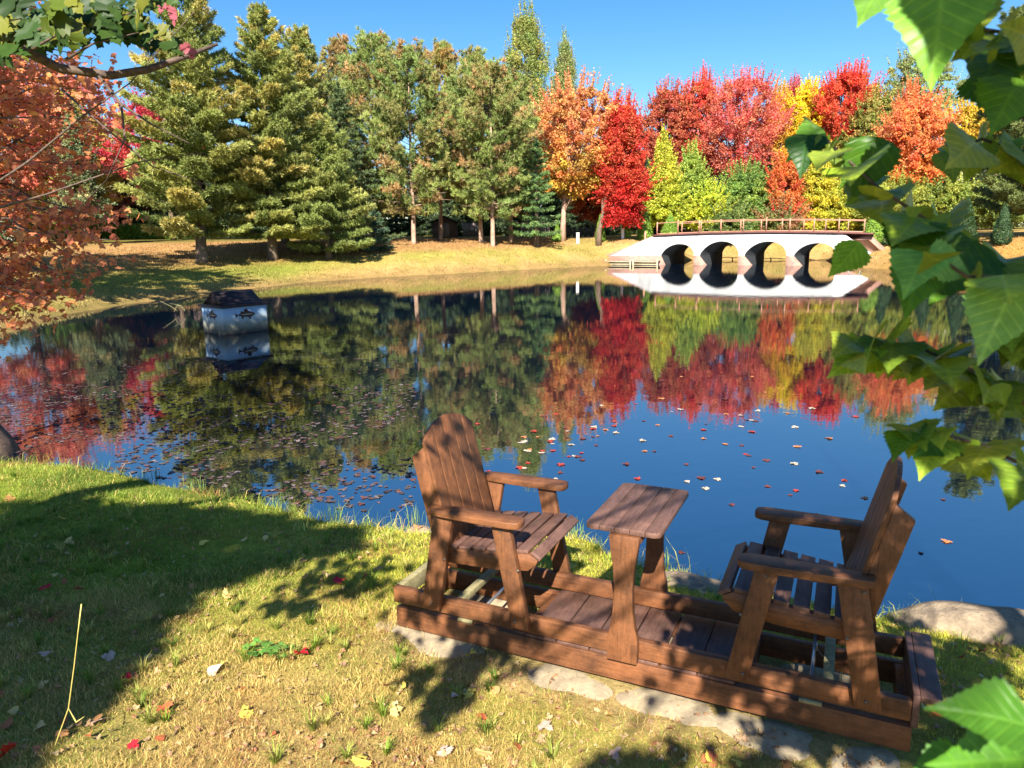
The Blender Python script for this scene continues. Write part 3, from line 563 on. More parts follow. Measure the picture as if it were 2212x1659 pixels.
def deckz(s): q = (s - 9.6) / 6.4; return 2.24 - .13 * q * q
def topz(s): return np.where(s < 3.25, .56 + (s + .15) / 3.4 * 1.52, deckz(s) - .10)
def archz(s, A):
    sl, sr, zt, sb = A; c = (sl + sr) / 2; q = np.clip((s - c) / ((sr - sl) / 2), -1, 1); return .66 + (zt - .66) * np.where(q < .1, (1 - np.minimum(np.abs(q - .1) / 1.1, 1) ** 2) ** .72, np.sqrt(np.clip(1 - (np.abs(q - .1) / .9) ** 2.2, 0, 1)))
BW = 6.0
xs = list(np.linspace(-.15, 3.25, 10)) + [3.73]
for A in ARCH: xs += list((A[0] + A[1]) / 2 - np.cos(np.linspace(0, np.pi, 30)) * (A[1] - A[0]) / 2)
xs += [15.48]; xs = np.array(sorted(set(np.round(xs, 4))))
def lowz(s, side):
    for A in ARCH:
        if A[0] - 1e-6 <= s <= A[1] + 1e-6:
            if (abs(s - A[0]) < 1e-3 and side < 0) or (abs(s - A[1]) < 1e-3 and side > 0): return .63
            return float(archz(s, A))
    return .63
m = bmb()
for i in range(len(xs) - 1):
    a, b2 = xs[i], xs[i + 1]; za, zb = lowz(a, 1), lowz(b2, -1); ta, tb_ = float(topz(a)), float(topz(b2))
    if abs(a - 3.25) < .01: ta = float(deckz(3.25) - .10)
    m.add([(a, 0, za), (b2, 0, zb), (b2, 0, tb_), (a, 0, ta), (a, .25, za), (b2, .25, zb), (b2, .25, tb_), (a, .25, ta)], [(0, 1, 2, 3), (5, 4, 7, 6), (3, 2, 6, 7)])
    wall = m.build('wall', M_white, br)
ARCHB = [(A[3], A[1], A[2] - .02, A[3]) for A in ARCH]; xb = [-.15, 3.25]
for A in ARCHB: xb += list((A[0] + A[1]) / 2 - np.cos(np.linspace(0, np.pi, 24)) * (A[1] - A[0]) / 2)
xb = sorted(xb + [15.48]); m = bmb()
for i in range(len(xb) - 1):
    a, b2 = xb[i], xb[i + 1]; A_ = [A for A in ARCHB if A[0] - 1e-6 <= (a + b2) / 2 <= A[1] + 1e-6]
    za, zb = (float(archz(a, A_[0])), float(archz(b2, A_[0]))) if A_ else (.63, .63); ta, tb_ = float(topz(a)), float(topz(b2)); m.add([(a, BW, za), (b2, BW, zb), (b2, BW, tb_), (a, BW, ta)], [(1, 0, 3, 2)])
m.build('back_wall', M_white, br)
# base band / piers: front faces, with inclined left jambs
m = bmb(); prev = -.15; segs = []
jl = [(-.15, -.15)]
for A in ARCH: segs.append((jl[-1], (A[0] - .0, A[0] + 0.0, A)));  jl.append((A[1], A[1]))
segs.append((jl[-1], None))
for k, (L_, Rr) in enumerate(segs):
    l0 = L_[0]
    if Rr is None: r_top, r_bot = 15.50, 15.50
    else: A = Rr[2]; r_top, r_bot = A[0], A[3]
    o_ = .05
    m.add([(l0 - (.0), -o_, -1.0), (r_bot + .35 * (0 if Rr is None else 1), -o_, -1.0), (r_bot, -o_, 0), (r_top, -o_, .628), (l0, -o_, .628), (l0, BW + o_, -1), (r_bot, BW + o_, -1.0), (r_bot, BW + o_, 0), (r_bot, BW + o_, .628), (l0, BW + o_, .628)],
          [(0, 1, 2, 4), (4, 3, 8, 9), (3, 2, 7, 8), (2, 1, 6, 7), (0, 4, 9, 5), (5, 9, 7, 6)], [(4, 2, 3), (9, 8, 7)])
m.build('brick_base', M_brick, br)
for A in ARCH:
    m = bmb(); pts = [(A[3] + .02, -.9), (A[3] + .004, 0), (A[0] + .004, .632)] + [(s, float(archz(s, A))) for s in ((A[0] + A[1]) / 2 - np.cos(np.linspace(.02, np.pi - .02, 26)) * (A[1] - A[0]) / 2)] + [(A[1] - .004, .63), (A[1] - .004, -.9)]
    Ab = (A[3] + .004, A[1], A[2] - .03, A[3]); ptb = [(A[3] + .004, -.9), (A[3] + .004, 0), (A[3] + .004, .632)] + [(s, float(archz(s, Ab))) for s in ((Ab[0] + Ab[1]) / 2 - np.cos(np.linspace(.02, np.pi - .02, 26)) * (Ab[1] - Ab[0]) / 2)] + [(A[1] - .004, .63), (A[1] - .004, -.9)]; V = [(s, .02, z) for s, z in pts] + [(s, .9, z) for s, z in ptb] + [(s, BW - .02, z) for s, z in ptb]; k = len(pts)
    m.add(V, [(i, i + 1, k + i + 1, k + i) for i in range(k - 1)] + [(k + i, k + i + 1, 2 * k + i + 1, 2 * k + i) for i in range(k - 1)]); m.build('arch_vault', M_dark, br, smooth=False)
    m = bmb(); m.add([(A[0] + .03, .0, .64), (A[3] + .02, .9, .64), (A[3] + .02, BW, .64), (A[0] + .05, .0, .66), (A[3] + .04, .9, .66), (A[3] + .04, BW, .66)], [(0, 1, 4, 3), (1, 2, 5, 4)]); m.build('spring_line', M_brick, br)
m = bmb(); ss = np.linspace(3.1, 17.2, 24); V = []
for s in ss:
    z = float(deckz(s))
    for t, zz in ((-.12, z - .1), (-.12, z), (BW + .12, z), (BW + .12, z - .1)): V.append((s, t, zz))
Q = [(i * 4 + k, i * 4 + (k + 1) % 4, i * 4 + 4 + (k + 1) % 4, i * 4 + 4 + k) for i in range(len(ss) - 1) for k in range(4)] + [(3, 2, 1, 0)]; m.add(V, Q); m.build('deck', M_edge, br)
def railz(s): return deckz(s) + .76
for t0 in (0.0, BW - .1):
    for k in range(10):
        s = 3.39 + k * 1.47 + (.42 if t0 else 0); m = bmb(); zz = float(deckz(s)); m.box((s - .036, t0 - .04, zz), (s + .036, t0 + .04, zz + .86 + (.07 if k in (1, 5) else 0))); m.build('railing_post', M_rail, br)
    m = bmb(); ss = 3.39 + np.arange(10) * 1.47
    for i in range(9):
        for dz in (.76, .02):
            a, b2 = ss[i], ss[i + 1]; za, zb = float(deckz(a)) + dz, float(deckz(b2)) + dz
            m.add([(a, t0 - .03, za), (b2, t0 - .03, zb), (b2, t0 + .05, zb), (a, t0 + .05, za), (a, t0 - .03, za + .045), (b2, t0 - .03, zb + .045), (b2, t0 + .05, zb + .045), (a, t0 + .05, za + .045)], [(0, 3, 2, 1), (4, 5, 6, 7), (0, 1, 5, 4), (2, 3, 7, 6)])
    m.build('handrail', M_rail, br)
# right wing wall, flaring to the shore
WE = onz((1700 + 1905 / 2.212) / 1.3562, (550 + 447 / 2.212) / 1.3562, .58); WE[2] = 0; W0 = bp(15.48, 0); wd_ = (WE - W0); wn = np.array([-wd_[1], wd_[0], 0]) / np.linalg.norm(wd_[:2])
m = MB(off=BOFF); z_t0 = float(topz(np.array(15.48)))
m.add([W0 + [0, 0, .6], WE + [0, 0, .58], WE + [0, 0, .66], W0 + [0, 0, z_t0], W0 + wn * .25 + [0, 0, .6], WE + wn * .25 + [0, 0, .58], WE + wn * .25 + [0, 0, .66], W0 + wn * .25 + [0, 0, z_t0]], [(0, 1, 2, 3), (5, 4, 7, 6), (3, 2, 6, 7), (1, 5, 6, 2)])
m.build('wing_wall', M_white, br)
m = MB(off=BOFF); m.add([W0 - wn * .04 + [0, 0, -1], WE - wn * .04 + [0, 0, -1], WE - wn * .04 + [0, 0, .58], W0 - wn * .04 + [0, 0, .6], W0 + wn * .2 + [0, 0, -1], WE + wn * .2 + [0, 0, -1], WE + wn * .2 + [0, 0, .58], W0 + wn * .2 + [0, 0, .6]], [(0, 1, 2, 3), (3, 2, 6, 7), (1, 5, 6, 2)])
m.build('wing_base', M_brick, br)
# paved aprons along the slopes
m = MB(off=BOFF); A0 = W0 + wn * .26 + [0, 0, z_t0 + .02]; A1 = WE + wn * .26 + [0, 0, .62]; up_ = BE * 1.15 + np.array([0, 0, 0]); A2 = A1 + up_ * 1.0 + [0, 0, -.02]; A3 = A0 + up_ * 1.3
m.add([A0, A1, A2, A3, A0 - [0, 0, .4], A1 - [0, 0, .4], A2 - [0, 0, .4], A3 - [0, 0, .4]], [(0, 1, 2, 3), (1, 5, 6, 2), (2, 6, 7, 3), (0, 4, 5, 1), (3, 7, 4, 0)]); m.build('paved_apron', M_brick, br)
m = bmb(); m.add([(-.9, .3, .5), (3.1, .3, 2.06), (3.1, .75, 2.08), (-.9, .75, .52), (-.9, .3, .2), (3.1, .3, 1.7), (3.1, .75, 1.7), (-.9, .75, .2)], [(0, 1, 2, 3), (0, 4, 5, 1), (0, 3, 7, 4), (3, 2, 6, 7), (1, 5, 6, 2)]); m.build('paved_apron', M_brick, br)
# low jetty in front of the left end, with its rails
jt = empty('jetty', tuple(bp(1.8, -.6, 0)), 'low pale wooden jetty in the water below the left end of the white bridge', 'jetty'); JOFF = np.array(jt.location)
def jmb(): return MB(BFR, JOFF)
for s in (-.1, 1.75, 1.95, 3.7):
    m = jmb(); m.box((s - .05, -.95, -1), (s + .05, -.85, .42)); m.build('post', M_dockw, jt)
for a, b2 in ((-.04, 1.69), (2.01, 3.64)):
    m = jmb(); m.box((a, -.92, .02), (b2, -.87, .10)); m.box((a, -.92, .20), (b2, -.87, .26)); m.build('beam', M_dockw, jt)
m = jmb(); m.box((-1.2, -.84, .26), (3.7, -.06, .31)); m.build('deck', M_brick, jt)
m = jmb(); 
for s in (1.72, 1.98): m.box((s - .015, -.84, .31), (s + .015, -.81, .75))
m.build('mooring_rod', M_rod, jt)
st = bp(15.3, -.2); wmid = W0 * .4 + WE * .6
jt2 = empty('landing_step', tuple(wmid - wn * .5), 'low brown landing step at the foot of the right wing wall of the bridge', 'landing'); J2 = np.array(jt2.location)
m = MB(off=J2); e1 = wd_ / np.linalg.norm(wd_)
for k, (w0_, w1_, z_) in enumerate(((.06, .55, .30), (.06, .95, .16))):
    a = W0 + e1 * .4 - wn * w0_; b2 = WE - e1 * .2 - wn * w0_; c_ = WE - e1 * .2 - wn * w1_; d_ = W0 + e1 * .4 - wn * w1_; V = [p_ + [0, 0, z_ - .05] for p_ in (a, b2, c_, d_)] + [p_ + [0, 0, z_] for p_ in (a, b2, c_, d_)]
    m.add(V, [(4, 5, 6, 7), (3, 2, 1, 0), (0, 1, 5, 4), (1, 2, 6, 5), (2, 3, 7, 6), (3, 0, 4, 7)])
m.build('step', M_edge, jt2)
m = MB(off=J2)
for f in (.15, .5, .85):
    p_ = W0 * (1 - f) + WE * f - wn * .98; m.tube([p_ + [0, 0, -1], p_ + [0, 0, .62]], .03, 6)
m.build('post', M_rod, jt2)
# ------------------------------------------------------------------ posts, shed, fence, house, hedge behind the bank
M_wpost, n, l, b = mat('white_post_paint'); b.inputs[0].default_value = (.75, .74, .7, 1)
for px, Y, lab in ((1248, 57, 'white square post on the bank between two small cone cedars'), (1345, 57, 'white square post beside the tall cone cedar left of the bridge'), (1967, 46, 'white post on the right bank beyond the bridge railing')):
    p = at(px, 500, Y); g = gz(p[0], p[1]); m = MB(off=(p[0], p[1], g)); m.box((p[0] - .11, p[1] - .11, g - .2), (p[0] + .11, p[1] + .11, g + .78)); m.box((p[0] - .13, p[1] - .13, g + .782), (p[0] + .13, p[1] + .13, g + .83))
    o = m.build('white_post', M_wpost, None, bevel=.01); o.location = (p[0], p[1], g); tag(o, lab, 'post', 'white posts along the bank')
p = bp(2.2, 1.2); g = gz(p[0], p[1]); m = MB(off=(p[0], p[1], g)); m.box((p[0] - .06, p[1] - .06, g - .6), (p[0] + .06, p[1] + .06, g + 1.3)); o = m.build('wooden_post', M_rail, None, bevel=.01); o.location = (p[0], p[1], g); tag(o, 'short wooden post at the left end of the bridge railing', 'post')
M_shed = wood_mat('shed_boards', lin((104, 92, 84)), lin((76, 66, 60)), lin((130, 120, 112)), .6, .8); M_door = wood_mat('shed_door_paint', lin((150, 138, 130)), lin((120, 110, 104)), lin((170, 160, 150)), .6, .8)
p = at(962, 500, 62); g = gz(p[0], p[1]); sh = empty('garden_shed', (p[0], p[1], g), 'small dim garden shed with double door in the shade behind the pines', 'shed')
m = MB(); m.prism([(-1.0, -.1), (1.0, -.1), (1.0, 1.25), (0, 1.75), (-1.0, 1.25)], 1, -.9, .9); m.build('wall', M_shed, sh)
m = MB()
for s in (-1, 1): m.add([(0, -1.05, 1.76), (s * 1.15, -1.05, 1.21), (s * 1.15, 1.05, 1.21), (0, 1.05, 1.76), (0, -1.05, 1.82), (s * 1.15, -1.05, 1.27), (s * 1.15, 1.05, 1.27), (0, 1.05, 1.82)], [(0, 1, 2, 3), (4, 7, 6, 5), (0, 4, 5, 1), (1, 5, 6, 2), (3, 2, 6, 7)])
m.build('roof', M_roof, sh)
for s in (-.42, .02):
    m = MB(); m.box((s, -.93, .1), (s + .4, -.903, 1.2)); m.build('door', M_door, sh)
def pfence(x0, x1, Y, hgt, lab, gap=.16, m_=None):
    a = at(x0, 500, Y); b2 = at(x1, 500, Y); g = gz(a[0], Y); fr = empty('garden_fence', (a[0], Y, g), lab, 'fence'); k = int((b2[0] - a[0]) / gap); m = MB()
    for i in range(k): m.box((i * gap, -.015, .05), (i * gap + gap * .55, .015, hgt))
    m.build('picket_panel', m_ or M_door, fr); m = MB(); m.box((0, .016, .25), (k * gap, .05, .33)); m.box((0, .016, hgt - .25), (k * gap, .05, hgt - .17)); m.build('rail', m_ or M_door, fr)
    for i in range(0, k + 1, 8): m = MB(); m.box((i * gap - .05, .051, -.1), (i * gap + .05, .15, hgt + .1)); m.build('post', m_ or M_door, fr)
pfence(1128, 1192, 62, 1.25, 'pale picket fence in the shade between the pines and the orange maple'); pfence(1000, 1045, 66, 1.2, 'dim fence panel in the shade right of the shed', .12); pfence(1225, 1300, 64, .9, 'thin dark rail fence in the shade behind the white post', .5, M_shed)
M_hwall, n, l, b = mat('house_siding'); g = noise(n, l, 1, 2, .5, stretch=(0, 0, 8)); r = ramp(n, l, g.outputs[0], [(.4, lin((186, 160, 150))), (.6, lin((206, 184, 172)))]); l.new(r.outputs[0], b.inputs[0])
M_shingle = stone_mat('roof_shingles', lin((140, 110, 100)), lin((196, 166, 154)), 3); M_glass, n, l, b = mat('window_glass'); b.inputs[0].default_value = (.02, .025, .03, 1); b.inputs['Roughness'].default_value = .05
p = at(250, 500, 78); g = gz(p[0], p[1]); ho = empty('house', (p[0], p[1], g), 'pale house with pinkish shingle roof half hidden behind the left trees', 'house')
m = MB(); m.box((-6, 0, -.2), (6, 7, 2.6)); m.build('wall', M_hwall, ho)
m = MB(); m.add([(-6.5, -.5, 2.61), (6.5, -.5, 2.61), (6.5, 3.5, 4.8), (-6.5, 3.5, 4.8), (6.5, 7.5, 2.61), (-6.5, 7.5, 2.61)], [(0, 1, 2, 3), (3, 2, 4, 5)], [(0, 3, 5), (1, 4, 2)]); m.build('roof', M_shingle, ho)
for x in (-4, -1, 3):
    m = MB(); m.box((x - .6, -.03, 1.0), (x + .6, .02, 2.1)); wf = m.build('window', M_wpost, ho); m = MB(); m.box((x - .5, -.04, 1.1), (x + .5, -.032, 2.0)); m.build('pane', M_glass, wf)
# ------------------------------------------------------------------ far trees
WP = dict(cols=[(98, 112, 44), (128, 132, 52), (84, 102, 46)], tips=[(170, 168, 76), (196, 174, 82), (144, 154, 70)])
RP = dict(cols=[(94, 114, 50), (112, 126, 56), (102, 120, 52), (136, 116, 60)], tips=[(138, 148, 68), (118, 140, 62), (176, 130, 76), (128, 142, 60), (150, 140, 70)])
SP = dict(cols=[(56, 78, 40), (70, 92, 46)], tips=[(92, 118, 56), (112, 130, 62)])
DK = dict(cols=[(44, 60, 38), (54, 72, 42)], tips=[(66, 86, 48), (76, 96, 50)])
pine('white_pine', 'tall yellow-green white pine on the left bank, nearest the hedge', 440, 38.5, -70, 165, 101, clear=1.35, xoff=395, blades=10, lift=.02, **WP)
pine('white_pine', 'tall dense white pine with layered branches, second trunk from the left on the bank', 593, 41.5, 15, 140, 102, clear=1.3, xoff=560, blades=10, lift=.02, **WP)
pine('white_pine', 'white pine behind the second trunk with its top right of it', 622, 48, 62, 120, 103, clear=1.4, xoff=652, **WP)
pine('white_pine', 'shorter white pine with long low sweeping branches over the lawn', 713, 43, 262, 122, 104, clear=.55, cols=[(88, 108, 48), (112, 124, 54)], tips=[(164, 164, 76), (136, 148, 66)], blades=10, lift=.0)
pine('spruce', 'dark blue-green spruce behind the low sweeping pine', 755, 48, 180, 105, 105, style='spruce', cat='spruce tree', clear=.5, cols=[(50, 66, 38), (62, 80, 42)], tips=[(84, 102, 52)], droop=.05)
pine('spruce', 'small dark spruce at the edge of the pine shade', 815, 45.5, 455, 42, 106, style='spruce', cat='spruce tree', clear=.2, cols=[(40, 60, 48), (52, 74, 52)], tips=[(70, 96, 62)])
for i, (px, Y, top, hw, xo, lab, cl) in enumerate([
    (735, 57, 92, 62, 735, 'red pine with browning needles behind the left pines', [(136, 110, 62), (106, 116, 56), (158, 104, 60)]),
    (800, 53, 88, 88, 812, 'broad red pine left of the pale trunk', None), (897, 50.5, 112, 92, 880, 'red pine with a pale straight trunk at the lawn edge', None),
    (955, 57, 100, 55, 955, 'yellowing pine poking up between two red pines', [(160, 140, 58), (124, 130, 56), (176, 134, 62)]),
    (1041, 53.5, 118, 85, 1025, 'red pine whose trunk stands left in the close pair', None), (1066, 51.5, 150, 88, 1058, 'red pine leaning slightly, front trunk of the close pair', None), (1105, 55, 165, 60, 1108, 'slim red pine beside the tall larch', None)]):
    c = dict(RP)
    if cl: c['cols'] = cl
    pine('red_pine', lab, px, Y, top, hw * 1.22, 110 + i, style='red', clear=2.0 if i not in (3, 0) else 3.0, xoff=xo, bark=M_barkp, whorl=.50, trunk_r=.15, **c)
hardwood('tamarack', 'very tall slim green conifer rising above the red pines', 'conifer', 1140, 66, 26, 420, 60, [(112, 138, 64), (130, 152, 70), (96, 122, 60), (150, 160, 72)], 121, shape='column', dens=.95, leafs=.1, spire=.3)
hardwood('tamarack', 'slim pointed conifer just right of the tallest one', 'conifer', 1219, 78, 80, 420, 56, [(120, 146, 84), (134, 156, 84), (108, 136, 78)], 122, shape='cone', dens=1.0, leafs=.1, spire=.3)
pine('spruce', 'green fir with a drooping branch left of the orange maple', 1160, 53, 300, 62, 123, style='spruce', cat='fir tree', clear=.9, cols=[(66, 96, 54), (80, 112, 58)], tips=[(112, 146, 70)], blades=10)
HW = [
 ('maple', 'large peach and yellow maple with a pale trunk right of the pines', 1243, 58, 185, 425, 92, [(226, 140, 76), (216, 128, 84), (206, 160, 80), (196, 104, 72)], [(200, 176, 50), (222, 160, 50), (150, 150, 54), (226, 120, 50)], 'vase', 1215, 1.0),
 ('maple', 'vivid crimson maple just left of the yellow-green shrubs', 1340, 56, 222, 488, 50, [(206, 40, 32), (222, 58, 48), (190, 30, 34), (214, 84, 56)], [(196, 26, 30), (160, 30, 24), (214, 40, 34)], 'column', 1292, 1.5),
 ('maple', 'dark red maple low behind the white post', 1285, 61, 330, 480, 48, [(150, 50, 30), (176, 72, 36)], [(120, 40, 26)], 'round', 1285, 1.0),
 ('maple', 'brick red maple top left of the tall orange-red one', 1432, 78, 190, 400, 50, [(176, 66, 50), (190, 84, 60), (150, 58, 46)], None, 'round', None, 1.3),
 ('maple', 'tall orange-red maple behind the lime shrubs', 1498, 78, 168, 400, 46, [(218, 72, 52), (226, 90, 60), (206, 60, 58)], None, 'round', None, 1.3),
 ('maple', 'pink-red maple with a thin dark trunk behind the bridge middle', 1588, 73, 166, 400, 74, [(222, 84, 82), (214, 66, 72), (226, 100, 84), (190, 90, 70)], [(214, 70, 70), (180, 100, 70)], 'vase', 1562, .85),
 ('maple', 'golden tree between the pink maple and the yellow crown', 1663, 80, 196, 400, 38, [(232, 176, 36), (226, 150, 52), (200, 160, 44)], None, 'column', None, 1.3),
 ('maple', 'small magenta crown behind the golden tree', 1692, 86, 184, 330, 34, [(200, 54, 84), (190, 60, 72)], None, 'round', None, 1.2),
 ('birch', 'bright yellow birch with a white trunk behind the bridge', 1722, 79, 190, 330, 36, [(240, 208, 20), (232, 196, 30), (246, 216, 40)], None, 'round', 1738, 1.5),
 ('maple', 'scarlet spiky-topped maple right of the yellow birch', 1800, 77, 158, 345, 56, [(222, 52, 40), (230, 76, 48), (200, 36, 36)], [(206, 60, 44), (226, 110, 60)], 'vase', 1785, 1.3),
 ('ash', 'olive green tree between the scarlet and the orange maple', 1862, 74, 205, 420, 52, [(120, 136, 54), (148, 154, 58), (104, 120, 50), (170, 150, 70)], None, 'round', None, 1.2),
 ('poplar', 'tall grey-green poplar behind the orange maple', 1948, 84, 112, 330, 66, [(132, 152, 88), (148, 166, 86), (116, 138, 80)], None, 'vase', None, 1.0),
 ('maple', 'coral orange maple near the right leaves', 1950, 59, 222, 400, 68, [(234, 116, 74), (228, 96, 66), (238, 136, 60)], [(236, 140, 44), (226, 110, 50)], 'round', None, 1.2),
 ('maple', 'orange column behind the coral maple', 1930, 64, 195, 330, 26, [(226, 104, 62)], None, 'column', None, 1.2),
 ('birch', 'golden birch right of the coral maple', 2058, 62, 228, 360, 46, [(226, 186, 36), (232, 196, 50), (190, 170, 50)], None, 'round', None, 1.3),
 ('birch', 'yellow tree top behind the near right leaves', 2150, 68, 142, 300, 36, [(236, 190, 40), (230, 170, 60)], None, 'round', None, 1.2),
 ('maple', 'rusty maple behind the near right leaves', 2150, 62, 400, 480, 60, [(170, 90, 60), (150, 80, 56)], None, 'round', None, 1.1),
 ('shrub', 'tall yellow-green shrub right of the crimson maple', 1425, 67, 305, 492, 42, [(188, 184, 56), (168, 176, 52), (200, 190, 60)], [(170, 178, 44), (140, 160, 48)], 'cone', None, 1.5),
 ('shrub', 'green tapered shrub behind the left end of the railing', 1484, 68, 330, 492, 36, [(150, 168, 60), (130, 156, 60)], [(110, 140, 50)], 'column', None, 1.4),
 ('shrub', 'lime bush behind the first railing posts', 1520, 66.5, 415, 500, 46, [(168, 182, 44), (150, 170, 46), (190, 190, 50)], None, 'round', None, 1.4),
 ('shrub', 'deep green bush behind the middle of the bridge', 1600, 68, 372, 500, 56, [(92, 130, 56), (110, 144, 56), (130, 150, 56)], None, 'round', None, 1.4),
 ('maple', 'layered orange and red maple sapling over the railing', 1682, 67, 350, 495, 46, [(224, 110, 46), (216, 130, 60), (206, 60, 50)], [(206, 120, 50), (200, 90, 46)], 'column', None, 1.3),
 ('shrub', 'small bright red shrub just behind the railing', 1682, 65.5, 462, 500, 26, [(224, 52, 44), (210, 40, 50)], None, 'round', None, 1.3),
 ('shrub', 'yellow-green shrub left of the hanging green leaf', 1760, 67, 335, 500, 44, [(192, 184, 52), (170, 176, 54), (210, 190, 50)], None, 'column', None, 1.4),
 ('shrub', 'yellow shrub behind the right end of the railing', 1828, 66, 385, 500, 42, [(186, 180, 50), (160, 168, 52)], None, 'round', None, 1.4),
 ('shrub', 'mixed olive shrub right of the bridge end', 1900, 57, 400, 500, 46, [(160, 160, 54), (130, 146, 52)], [(110, 130, 48)], 'round', None, 1.3),
 ('shrub', 'dark green shrub on the right bank nearest the poplar', 1975, 58, 400, 500, 46, [(110, 130, 52), (150, 150, 54)], None, 'round', None, 1.3),
 ('shrub', 'yellow-green shrub behind the right bank lawn', 2055, 56, 395, 500, 46, [(160, 160, 56), (120, 140, 52)], None, 'round', None, 1.3),
 ('shrub', 'olive shrub at the far right of the bank', 2140, 54, 410, 500, 50, [(120, 134, 52), (96, 116, 50)], None, 'round', None, 1.3),
 ('maple', 'pinkish red maple behind the near orange maple', 60, 50, 135, 420, 120, [(206, 96, 84), (190, 84, 74), (214, 120, 90)], None, 'round', None, .9),
 ('maple', 'yellow-green tree behind the near orange maple', 175, 54, 215, 460, 90, [(176, 172, 66), (160, 160, 64), (190, 176, 70)], None, 'round', None, .9),
 ('maple', 'pink maple with thin top left of the tall pine', 215, 60, 165, 420, 52, [(206, 96, 100), (196, 84, 84)], None, 'vase', None, .7),
 ('maple', 'crimson maple behind the tall left pine', 385, 54, 215, 400, 105, [(190, 40, 62), (206, 60, 84), (176, 36, 48)], None, 'round', None, .8),
 ('maple', 'purple-brown maple with open crown left of the pines', 262, 62, 330, 470, 66, [(140, 70, 64), (160, 84, 66), (176, 90, 60)], None, 'round', None, .8),
 ('conifer', 'blue-green conifer reflected beside the pump house', 200, 46, 250, 480, 40, [(84, 104, 70), (96, 116, 74)], None, 'cone', None, 1.3),
 ('shrub', 'green bush at the left end of the hedge', 130, 52, 455, 505, 50, [(120, 150, 50), (96, 130, 48)], None, 'round', None, 1.3),
]
for i, (nm, lab, px, Y, top, bot, hw, c1, c2, shp, tp, dn) in enumerate(HW):
    hardwood({'ash': 'ash_tree', 'maple': 'maple_tree', 'birch': 'birch_tree', 'poplar': 'poplar_tree', 'conifer': 'conifer_tree', 'shrub': 'shrub'}[nm], lab, 'shrub' if nm == 'shrub' else nm + (' tree' if nm != 'conifer' else ''), px, Y, top, bot, hw, c1, 300 + i, shape=shp, low=c2, trunk_px=tp, dens=dn,
             leafs=.105 if Y < 58 else .125, bark=M_birch if nm == 'birch' else (M_barkp if 'pale trunk' in lab else M_bark), flat=.35 if 'layered' in lab or 'crimson' in lab else .15, spire=.5 if 'spiky' in lab or 'pink-red' in lab else 0)
for i, (s_, t_, hh, rr_, cc_, lab) in enumerate([(6.5, 11.0, 2.6, 1.5, [(80, 104, 46), (120, 130, 56)], 'green bush on the bank seen through the left arches'), (10.2, 12.5, 2.2, 1.6, [(96, 110, 50), (150, 96, 60)], 'brownish bush on the bank seen through the middle arch')]):
    p_ = bp(s_, t_); r_ = p_ - CAMO; r_[2] = -.5; zc = r_ @ _fw; ppx = CX + F * (r_ @ _r2) / zc; g_ = gz(p_[0], p_[1])
    def pyz(z): q = np.array([p_[0], p_[1], z]) - CAMO; return CY - F * (q @ _u2) / (q @ _fw)
    hardwood('shrub', lab, 'shrub', ppx, p_[1], pyz(g_ + hh), pyz(g_), rr_ / p_[1] * F, cc_, 480 + i, dens=1.2, leafs=.11)
pine('spruce', 'dark spruce top on the right above the golden birch', 2085, 62, 118, 58, 141, style='spruce', cat='spruce tree', clear=1, **DK)
pine('white_pine', 'large dark white pine at the right edge behind the near leaves', 2225, 42, 20, 150, 142, clear=1.2, xoff=2200, blades=9, cols=[(60, 78, 42), (76, 92, 46)], tips=[(120, 132, 62), (104, 118, 56)])
# background row closing the woods behind the pines and shrubs (copies)
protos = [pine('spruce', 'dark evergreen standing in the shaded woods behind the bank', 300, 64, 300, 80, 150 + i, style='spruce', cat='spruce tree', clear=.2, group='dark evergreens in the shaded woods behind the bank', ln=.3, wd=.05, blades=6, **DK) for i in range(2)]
def copy_tree(root, loc, rz, sc=1.0):
    r = root.copy(); C.objects.link(r); r.location = loc; r.rotation_euler = (0, 0, rz); r.scale = (sc,) * 3
    for ch in root.children: c = ch.copy(); C.objects.link(c); c.parent = r
    return r
R = np.random.RandomState(5)
for i, px in enumerate(list(range(330, 1420, 66)) + list(range(1440, 2260, 205))):
    Y = 70 + R.rand() * 5 if px < 1420 else 72 + 6 * R.rand(); p = at(px, 500, Y); copy_tree(protos[i % 2], (p[0], p[1], gz(p[0], p[1])), R.rand() * 6, (.78 if px < 1420 else .72) + .2 * R.rand())
# small cone cedars along the bank
def cedar(px, Y, top, hw, lab, seed, rnd=False, cols=((112, 150, 44), (134, 168, 52), (92, 130, 42))):
    R = np.random.RandomState(seed); p = at(px, 500, Y); g = gz(p[0], p[1]); H = at(px, top, Y)[2] - g; r = hw / F * Y; root = empty('cedar_shrub', (p[0], p[1], g), lab, 'shrub', 'small clipped cedars along the bank')
    k = 4200; t = R.rand(k) ** 1.2; an = R.rand(k) * 6.28; prof = (1 - t) ** .75 * (1 - .5 * np.exp(-t * 18)) if not rnd else np.sqrt(np.clip(1 - (2 * t - 1) ** 2, 0, 1)); rr = r * prof * (.75 + .25 * R.rand(k)) * (1 + .08 * np.sin(an * 5 + t * 14)); q = np.stack([np.cos(an) * rr, np.sin(an) * rr, .08 + t * (H - .08)], 1)
    V, Q = leaf_quads(q, .05, R, 0, nrm=np.stack([np.cos(an), np.sin(an), np.full(k, .3)], 1)); mk('foliage', V, Q, M_leaf, col=pal(cols, k, R, .2), parent=root); m = MB(); m.tube([(0, 0, -.1), (0, 0, H * .6)], [.035, .01], 6); m.build('stem', M_bark, root)
